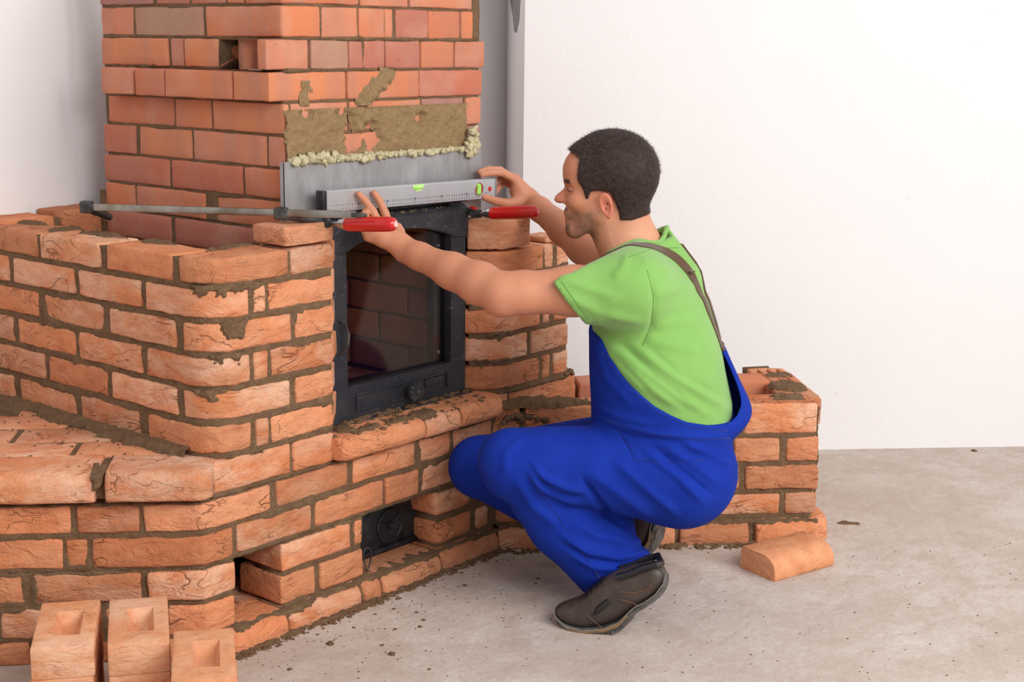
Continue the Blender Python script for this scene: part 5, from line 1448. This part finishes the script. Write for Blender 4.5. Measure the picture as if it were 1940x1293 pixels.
def ovcut(P, d):
    x, y, z = pix(P); return np.where((z < 3.72) & (x > 1040) & (x < 1262) & (y > 1022), smax(d, hem(P), .004), d)
OF = [([(1005, 872), (1030, 905), (1075, 925), (1110, 932)], 7, .008), ([(1000, 890), (1025, 925), (1070, 945), (1110, 955)], 7, .007), ([(1012, 900), (1050, 935), (1095, 942)], 5, -.006),
      ([(975, 905), (1010, 960), (1060, 1000)], 9, .005), ([(1060, 1010), (1110, 1045), (1170, 1058), (1232, 1045)], 8, .007), ([(1075, 1045), (1125, 1075), (1185, 1080), (1236, 1062)], 7, .006), ([(1065, 1030), (1115, 1060), (1175, 1070), (1230, 1055)], 5, -.006),
      ([(1080, 985), (1130, 1015), (1190, 1030), (1228, 1020)], 8, .006), ([(1110, 890), (1180, 940), (1240, 985)], 10, .005), ([(1160, 870), (1230, 930), (1290, 980)], 9, .006), ([(1215, 850), (1285, 905), (1335, 955)], 8, .006),
      ([(1260, 845), (1320, 885), (1365, 920)], 8, .006), ([(1290, 835), (1345, 862), (1385, 885)], 7, .006), ([(1235, 845), (1300, 900), (1350, 940)], 5, -.005), ([(1130, 800), (1200, 830), (1290, 838)], 4, -.004),
      ([(1155, 800), (1240, 822), (1330, 830), (1390, 826)], 6, .004), ([(1170, 815), (1190, 850), (1203, 872)], 3, -.003), ([(990, 830), (960, 860), (955, 900)], 9, .004), ([(1100, 905), (1150, 975), (1195, 1002)], 6, -.010),
      ([(870, 900), (920, 925), (960, 945)], 7, .005), ([(868, 915), (925, 945), (980, 968)], 5, -.005), ([(1125, 650), (1150, 720), (1200, 770)], 7, .003), ([(1128, 770), (1180, 792), (1240, 805)], 7, .004)]
ov.post += [ovcut]
oV, oF = nets(ov, .0048)
oV = crease(oV, oF, [(a, w, h*1.3) for a, w, h in OF], 3.62)
oo, oV = meshobj('overalls', oV, oF, M_BLUE, person, 1)
# raised waistband and the loose back panel standing off the shirt
bp = [(1398, 826, .165), (1417, 806, .150), (1427, 784, .130), (1419, 760, .105), (1406, 733, .080), (1393, 703, .055), (1381, 676, .036), (1373, 655, .026)]
GV = []; GF = []; nw = 14; nf = [1, .92, .62, .36, .26, .30, .45, .70]
for i, (px, py, hw) in enumerate(bp):
    c = at(px, py, DT-.01); lat = BL
    for j in range(nw+1):
        s_ = -1+2*j/nw; s_ = s_*(nf[i] if s_ < 0 else 1); GV.append(c+lat*(hw*s_)+BF*((hw*1.02+.012*(i < 5))*(1-math.sqrt(max(0, 1-(s_*.92)**2)))))
m_ = len(GV)
for v_ in list(GV): GV.append(v_+BF*.004)
for i in range(len(bp)-1):
    for j in range(nw):
        a = i*(nw+1)+j; GF += [(a, a+1, a+nw+2, a+nw+1), (m_+a+nw+1, m_+a+nw+2, m_+a+1, m_+a)]
for i in range(len(bp)-1):
    for j in (0, nw):
        a = i*(nw+1)+j; GF.append((a, a+nw+1, m_+a+nw+1, m_+a))
for j in range(nw):
    for a in (j, (len(bp)-1)*(nw+1)+j): GF.append((a, a+1, m_+a+1, m_+a))
pn = fixn(put('back_panel', GV, GF, M_BLUE, oo, centre=False)); md = pn.modifiers.new('s', 'SUBSURF'); md.levels = md.render_levels = 2
# --- straps lie on the shirt
from mathutils.bvhtree import BVHTree
bvh = BVHTree.FromPolygons([Vector(p) for p in sV], [tuple(int(i) for i in f) for f in sF])
def on_shirt(px, py):
    h = bvh.ray_cast(CC, ray(px, py).normalized())
    return (h[0], h[1]) if h[0] is not None else None
def ribbon(name, pts, nrm_, w, th, mat, parent):
    g = G(); vv = []; ff = []
    for i, p in enumerate(pts):
        t = (pts[min(i+1, len(pts)-1)]-pts[max(i-1, 0)]).normalized(); n = nrm_[i]; s_ = t.cross(n).normalized()*w/2
        vv += [p+s_-n*.004, p+s_+n*th, p-s_+n*th, p-s_-n*.004]
    for i in range(len(pts)-1):
        for k in range(4): ff.append((i*4+k, i*4+(k+1) % 4, i*4+4+(k+1) % 4, i*4+4+k))
    ff += [(3, 2, 1, 0), tuple(len(pts)*4-4+k for k in range(4))]
    g.add(vv, ff); return g.build(name, mat, parent, angle=50, centre=False)
P_, N_ = [], []
for t in np.linspace(0, 1, 26):
    key = [(1212, 466), (1238, 468), (1272, 481), (1298, 505), (1318, 538), (1338, 580), (1354, 622), (1364, 652)]
    u = t*(len(key)-1); i = min(int(u), len(key)-2); a = Vector((*key[i], 0)).lerp(Vector((*key[i+1], 0)), u-i)
    h = on_shirt(a.x, a.y)
    if h is None:
        nr = bvh.find_nearest(at(a.x, a.y, DT-.05)); h = (nr[0], nr[1])
    P_.append(h[0]); N_.append(h[1])
for _ in range(3):
    P_ = [P_[0]]+[(P_[i-1]+P_[i]*2+P_[i+1])/4 for i in range(1, len(P_)-1)]+[P_[-1]]; N_ = [N_[0]]+[((N_[i-1]+N_[i]*2+N_[i+1])).normalized() for i in range(1, len(N_)-1)]+[N_[-1]]
def snap(L1):
    o1, o2 = [], []
    for q_ in L1:
        nr = bvh.find_nearest(q_); o1.append(nr[0]); o2.append(nr[1])
    return o1, [((o2[max(i-1, 0)]+o2[i]+o2[min(i+1, len(o2)-1)])).normalized() for i in range(len(o2))]
P_, N_ = snap(P_)
P_.append(at(1373, 660, DT-.02)); N_.append(N_[-1])
# rib collar
g = G(); cpts = []
ca, cb = at(1154, 480, DT-.045), at(1270, 425, DT+.005); cm = (ca+cb)/2; ux_ = (cb-ca)/2; uy_ = BL*.074
for t in np.linspace(0, 2*math.pi, 49): cpts.append(bvh.find_nearest(cm+ux_*math.cos(t)*1.0+uy_*math.sin(t))[0])
for _ in range(2): cpts = [(cpts[(i-1) % 48]+cpts[i % 48]*2+cpts[(i+1) % 48])/4 for i in range(49)]
g.tube(cpts, .0062, 8, caps=False); g.build('collar', M_SHIRT, so, angle=None)
# over the shoulder and down to the bib
Pf, Nf = [], []
for k_, (f_, u_) in enumerate(((.03, -.01), (.07, -.05), (.10, -.11), (.125, -.17))):
    nr = bvh.find_nearest(P_[0]+BF*f_+UP*u_+BL*.01); Pf.append(nr[0]); Nf.append(nr[1])
allp = list(reversed(Pf))+P_; alln = list(reversed(Nf))+N_; dp, dn = [], []
for i in range(len(allp)-1):
    for k in range(4): dp.append(allp[i].lerp(allp[i+1], k/4)); dn.append(alln[i].lerp(alln[i+1], k/4).normalized())
for _ in range(4): dp = [dp[0]]+[(dp[i-1]+dp[i]*2+dp[i+1])/4 for i in range(1, len(dp)-1)]+[dp[-1]]
d2, n2_ = snap(dp[:-8]); dp = d2+dp[-8:]; dn = n2_+dn[-8:]
ribbon('strap', dp, dn, .028, .003, M_STRAP, oo)
Pg, Ng = [], []
for t in np.linspace(0, 1, 16):
    q_ = P_[0].lerp(P_[-1], t)+BL*(.17*(1-t)+.03*t)+UP*(.05*math.sin(math.pi*t)); nr = bvh.find_nearest(q_); Pg.append(nr[0]); Ng.append(nr[1])
ribbon('strap', Pg, Ng, .028, .003, M_STRAP, oo)
g = G(); pb2 = P_[12]; g.box(pb2+N_[12]*.004, .018, .018, .006, bev=.002); g.build('strap_slider', M_STRAP, oo)
# stitch line on the back panel edge
g = G(); g.tube([GV[i*(nw+1)]+BF*.005+BL*.012 for i in range(1, len(bp))], .0009, 5); g.build('seam', mat_plain('pale_seam', (.16, .22, .42), .8), oo)

# --- shoes
def shoe(parent_loc, xf, nm):
    """side profile in metres: x back from the toe, z up; built around the ball of the foot, then transformed"""
    pass
BALL = onz(1150, 1188, 0)
FD = (onz(1064, 1180, 0)-onz(1150, 1188, 0)); FD.z = 0; FD = FD.normalized(); FLAT = Vector((FD.y, -FD.x, 0)); FLAT = FLAT if FLAT.dot(FH) > 0 else -FLAT
def fpx(px, py): return onpl(px, py, BALL+FLAT*-.0, FLAT)
sole_b = [(1053, 1168), (1062, 1182), (1085, 1192), (1115, 1197), (1150, 1193), (1175, 1184), (1192, 1170), (1205, 1157), (1222, 1147), (1245, 1133), (1262, 1118), (1269, 1104)]
sole_t = [(1050, 1154), (1058, 1162), (1078, 1175), (1110, 1181), (1150, 1177), (1178, 1166), (1194, 1150), (1207, 1139), (1224, 1132), (1245, 1116), (1260, 1096), (1264, 1080)]
upp_t = [(1053, 1150), (1066, 1142), (1085, 1136), (1105, 1128), (1130, 1104), (1150, 1090), (1172, 1078), (1190, 1072), (1205, 1070), (1220, 1066), (1238, 1062), (1250, 1072)]
wid = [.016, .034, .045, .050, .0505, .047, .042, .039, .039, .040, .036, .020]
wtop = [.012, .026, .034, .035, .032, .032, .033, .034, .035, .036, .032, .018]
def loft(secs, name, mat, parent, M):
    n = len(secs[0]); g = G(); vv = [M @ p for s_ in secs for p in s_]; ff = [tuple(range(n-1, -1, -1)), tuple((len(secs)-1)*n+k for k in range(n))]
    for i in range(len(secs)-1):
        for k in range(n): ff.append((i*n+k, i*n+(k+1) % n, (i+1)*n+(k+1) % n, (i+1)*n+k))
    g.add(vv, ff); o = g.build(name, mat, parent, angle=None, centre=False)
    md = o.modifiers.new('s', 'SUBSURF'); md.levels = md.render_levels = 2; return o
def make_shoe(M, mirror):
    r = empty('shoe', M @ BALL, person)
    secs = []; secu = []; sect = []
    for i in range(len(sole_b)):
        b, t, u = fpx(*sole_b[i]), fpx(*sole_t[i]), fpx(*upp_t[i]); w = wid[i]; v2 = wtop[i]
        secs.append([b-FLAT*w*.95, b+FLAT*w*.95, lerp(b, t, .5)+FLAT*w*1.04, t+FLAT*w, t-FLAT*w, lerp(b, t, .5)-FLAT*w*1.04])
        sect.append([lerp(b, t, -.12)-FLAT*w*.93, lerp(b, t, -.12)+FLAT*w*.93, lerp(b, t, .12)+FLAT*w*.96, lerp(b, t, .12)-FLAT*w*.96])
        t2 = lerp(b, t, .75)
        secu.append([t2-FLAT*w*.90, t2+FLAT*w*.90, lerp(t, u, .35)+FLAT*lerp_f(w, v2, .3)*.96, lerp(t, u, .75)+FLAT*v2*.95, u+FLAT*v2*.45, u-FLAT*v2*.45, lerp(t, u, .75)-FLAT*v2*.95, lerp(t, u, .35)-FLAT*lerp_f(w, v2, .3)*.96])
    so_ = loft(secs, 'sole', M_SOLE, r, M); loft(secu, 'upper', M_LEATHER, r, M)
    # tread blocks
    g = G()
    for i in range(2, 7):
        for k in range(3):
            p = lerp(fpx(*sole_b[i]), fpx(*sole_b[i+1]), k/3); w = wid[i]
            dx_ = (fpx(*sole_b[i+1])-fpx(*sole_b[i])).normalized(); Mx = Matrix((dx_, FLAT, dx_.cross(FLAT))).transposed()
            g.box(M @ (p+UP*.003), .009, w*1.98, .008, M.to_3x3() @ Mx)
    g.build('tread', M_SOLE, so_, smooth=False)
    # ochre welt line and stitches
    g = G(); g.tube([M @ (lerp(fpx(*sole_b[i]), fpx(*sole_t[i]), .80)-FLAT*(wid[i]*1.035)) for i in range(2, 7)], [.002, .0035, .0038, .0035, .002], 6); g.build('welt_stripe', M_OCHRE, so_)
    g = G(); g.tube([M @ (lerp(fpx(*sole_b[i]), fpx(*sole_t[i]), 1.0)-FLAT*(wid[i]*1.02)) for i in range(0, 12)], .0016, 6); g.build('welt_edge', mat_rim, so_)
    # padded collar and tongue
    g = G(); c1 = [fpx(1172, 1086), fpx(1195, 1080), fpx(1222, 1068), fpx(1244, 1062)]
    g.tube([M @ (p-FLAT*.031) for p in c1]+[M @ (fpx(1253, 1068))]+[M @ (p+FLAT*.031) for p in reversed(c1)], .0085, 8); g.build('padded_collar', M_PADLEATHER, r)
    g = G(); g.tube([M @ (p-FLAT*q_) for p, q_ in ((fpx(1158, 1128), .036), (fpx(1142, 1140), .042), (fpx(1132, 1152), .0445))], [.006, .009, .004], 8); g.build('side_patch', M_PADLEATHER, r)
    for pts in (((1180, 1110, .040), (1205, 1113, .0385), (1228, 1108, .0385), (1246, 1090, .034)), ((1178, 1124, .042), (1200, 1130, .041), (1212, 1136, .040)), ((1118, 1152, .0465), (1135, 1166, .0490), (1150, 1178, .0505))):
        g = G(); g.tube([M @ (fpx(x, y)-FLAT*w) for x, y, w in pts], .0007, 5); g.build('stitching', M_STITCH, r)
    g = G()
    for k in range(4):
        p = lerp(fpx(1112, 1122), fpx(1140, 1098), k/3); g.tube([M @ (p-FLAT*.026-UP*.004), M @ (p+UP*.003), M @ (p+FLAT*.026-UP*.004)], .0022, 6)
    g.build('laces', M_PADLEATHER, r)
    return r
def lerp_f(a, b, t): return a+(b-a)*t
mat_rim = mat_plain('worn_rubber_edge', (.20, .185, .17), .7)
make_shoe(Matrix.Identity(4), 1)
# far shoe: heel high, standing on the toes
tgt = onz(1205, 1064, 0); piv = onz(1120, 1194, 0)
Mf = Matrix.Translation(tgt+Vector((0, 0, .004))) @ Matrix.Rotation(math.radians(-12), 4, 'Z') @ Matrix.Rotation(math.radians(34), 4, FLAT if (Matrix.Rotation(math.radians(30), 3, FLAT) @ (-FD)).z > 0 else -FLAT) @ Matrix.Translation(-piv)
make_shoe(Mf, -1)
# socks/ankles show dark between hem and shoe
g = G(); g.tube([at(1150, 1060, 3.585), at(1178, 1090, 3.59), fpx(1200, 1100)], [.045, .040, .036], 14); g.build('sock', M_PADLEATHER, person, centre=False)

bvo = BVHTree.FromPolygons([Vector(p) for p in oV], [tuple(int(i) for i in f) for f in oF])
M_SEAM = mat_cloth('dark_blue_seam', (.004, .012, .15), (.006, .016, .18)); M_SEAMG = mat_cloth('dark_green_seam', (.12, .26, .05), (.14, .28, .06))
def seam(tree, key, mat, parent, r=.0013):
    pp = []
    for t in np.linspace(0, 1, 8*(len(key)-1)+1):
        u = t*(len(key)-1); i = min(int(u), len(key)-2); a = Vector((*key[i], 0)).lerp(Vector((*key[i+1], 0)), u-i); h = tree.ray_cast(CC, ray(a.x, a.y).normalized())
        if h[0] is not None: pp.append(h[0]-h[1]*r*.35)
    if len(pp) > 2:
        g = G(); g.tube(pp, r, 6); g.build('seam', mat, parent, angle=None)
for key in ([(1170, 812), (1188, 842), (1203, 872)], [(1203, 873), (1270, 876), (1335, 872)], [(1150, 798), (1230, 822), (1320, 834), (1392, 830)], [(1120, 1118), (1165, 1108), (1226, 1080)], [(1000, 900), (1060, 985), (1135, 1095)], [(1140, 668), (1168, 706), (1205, 748), (1250, 786), (1310, 810), (1385, 818)]): seam(bvo, key, M_SEAM, oo)
for key in ([(1226, 512), (1238, 560), (1236, 610), (1218, 655)], [(1052, 518), (1085, 565), (1116, 606)], [(1288, 470), (1240, 470), (1190, 488)]): seam(bvh, key, M_SEAMG, so)
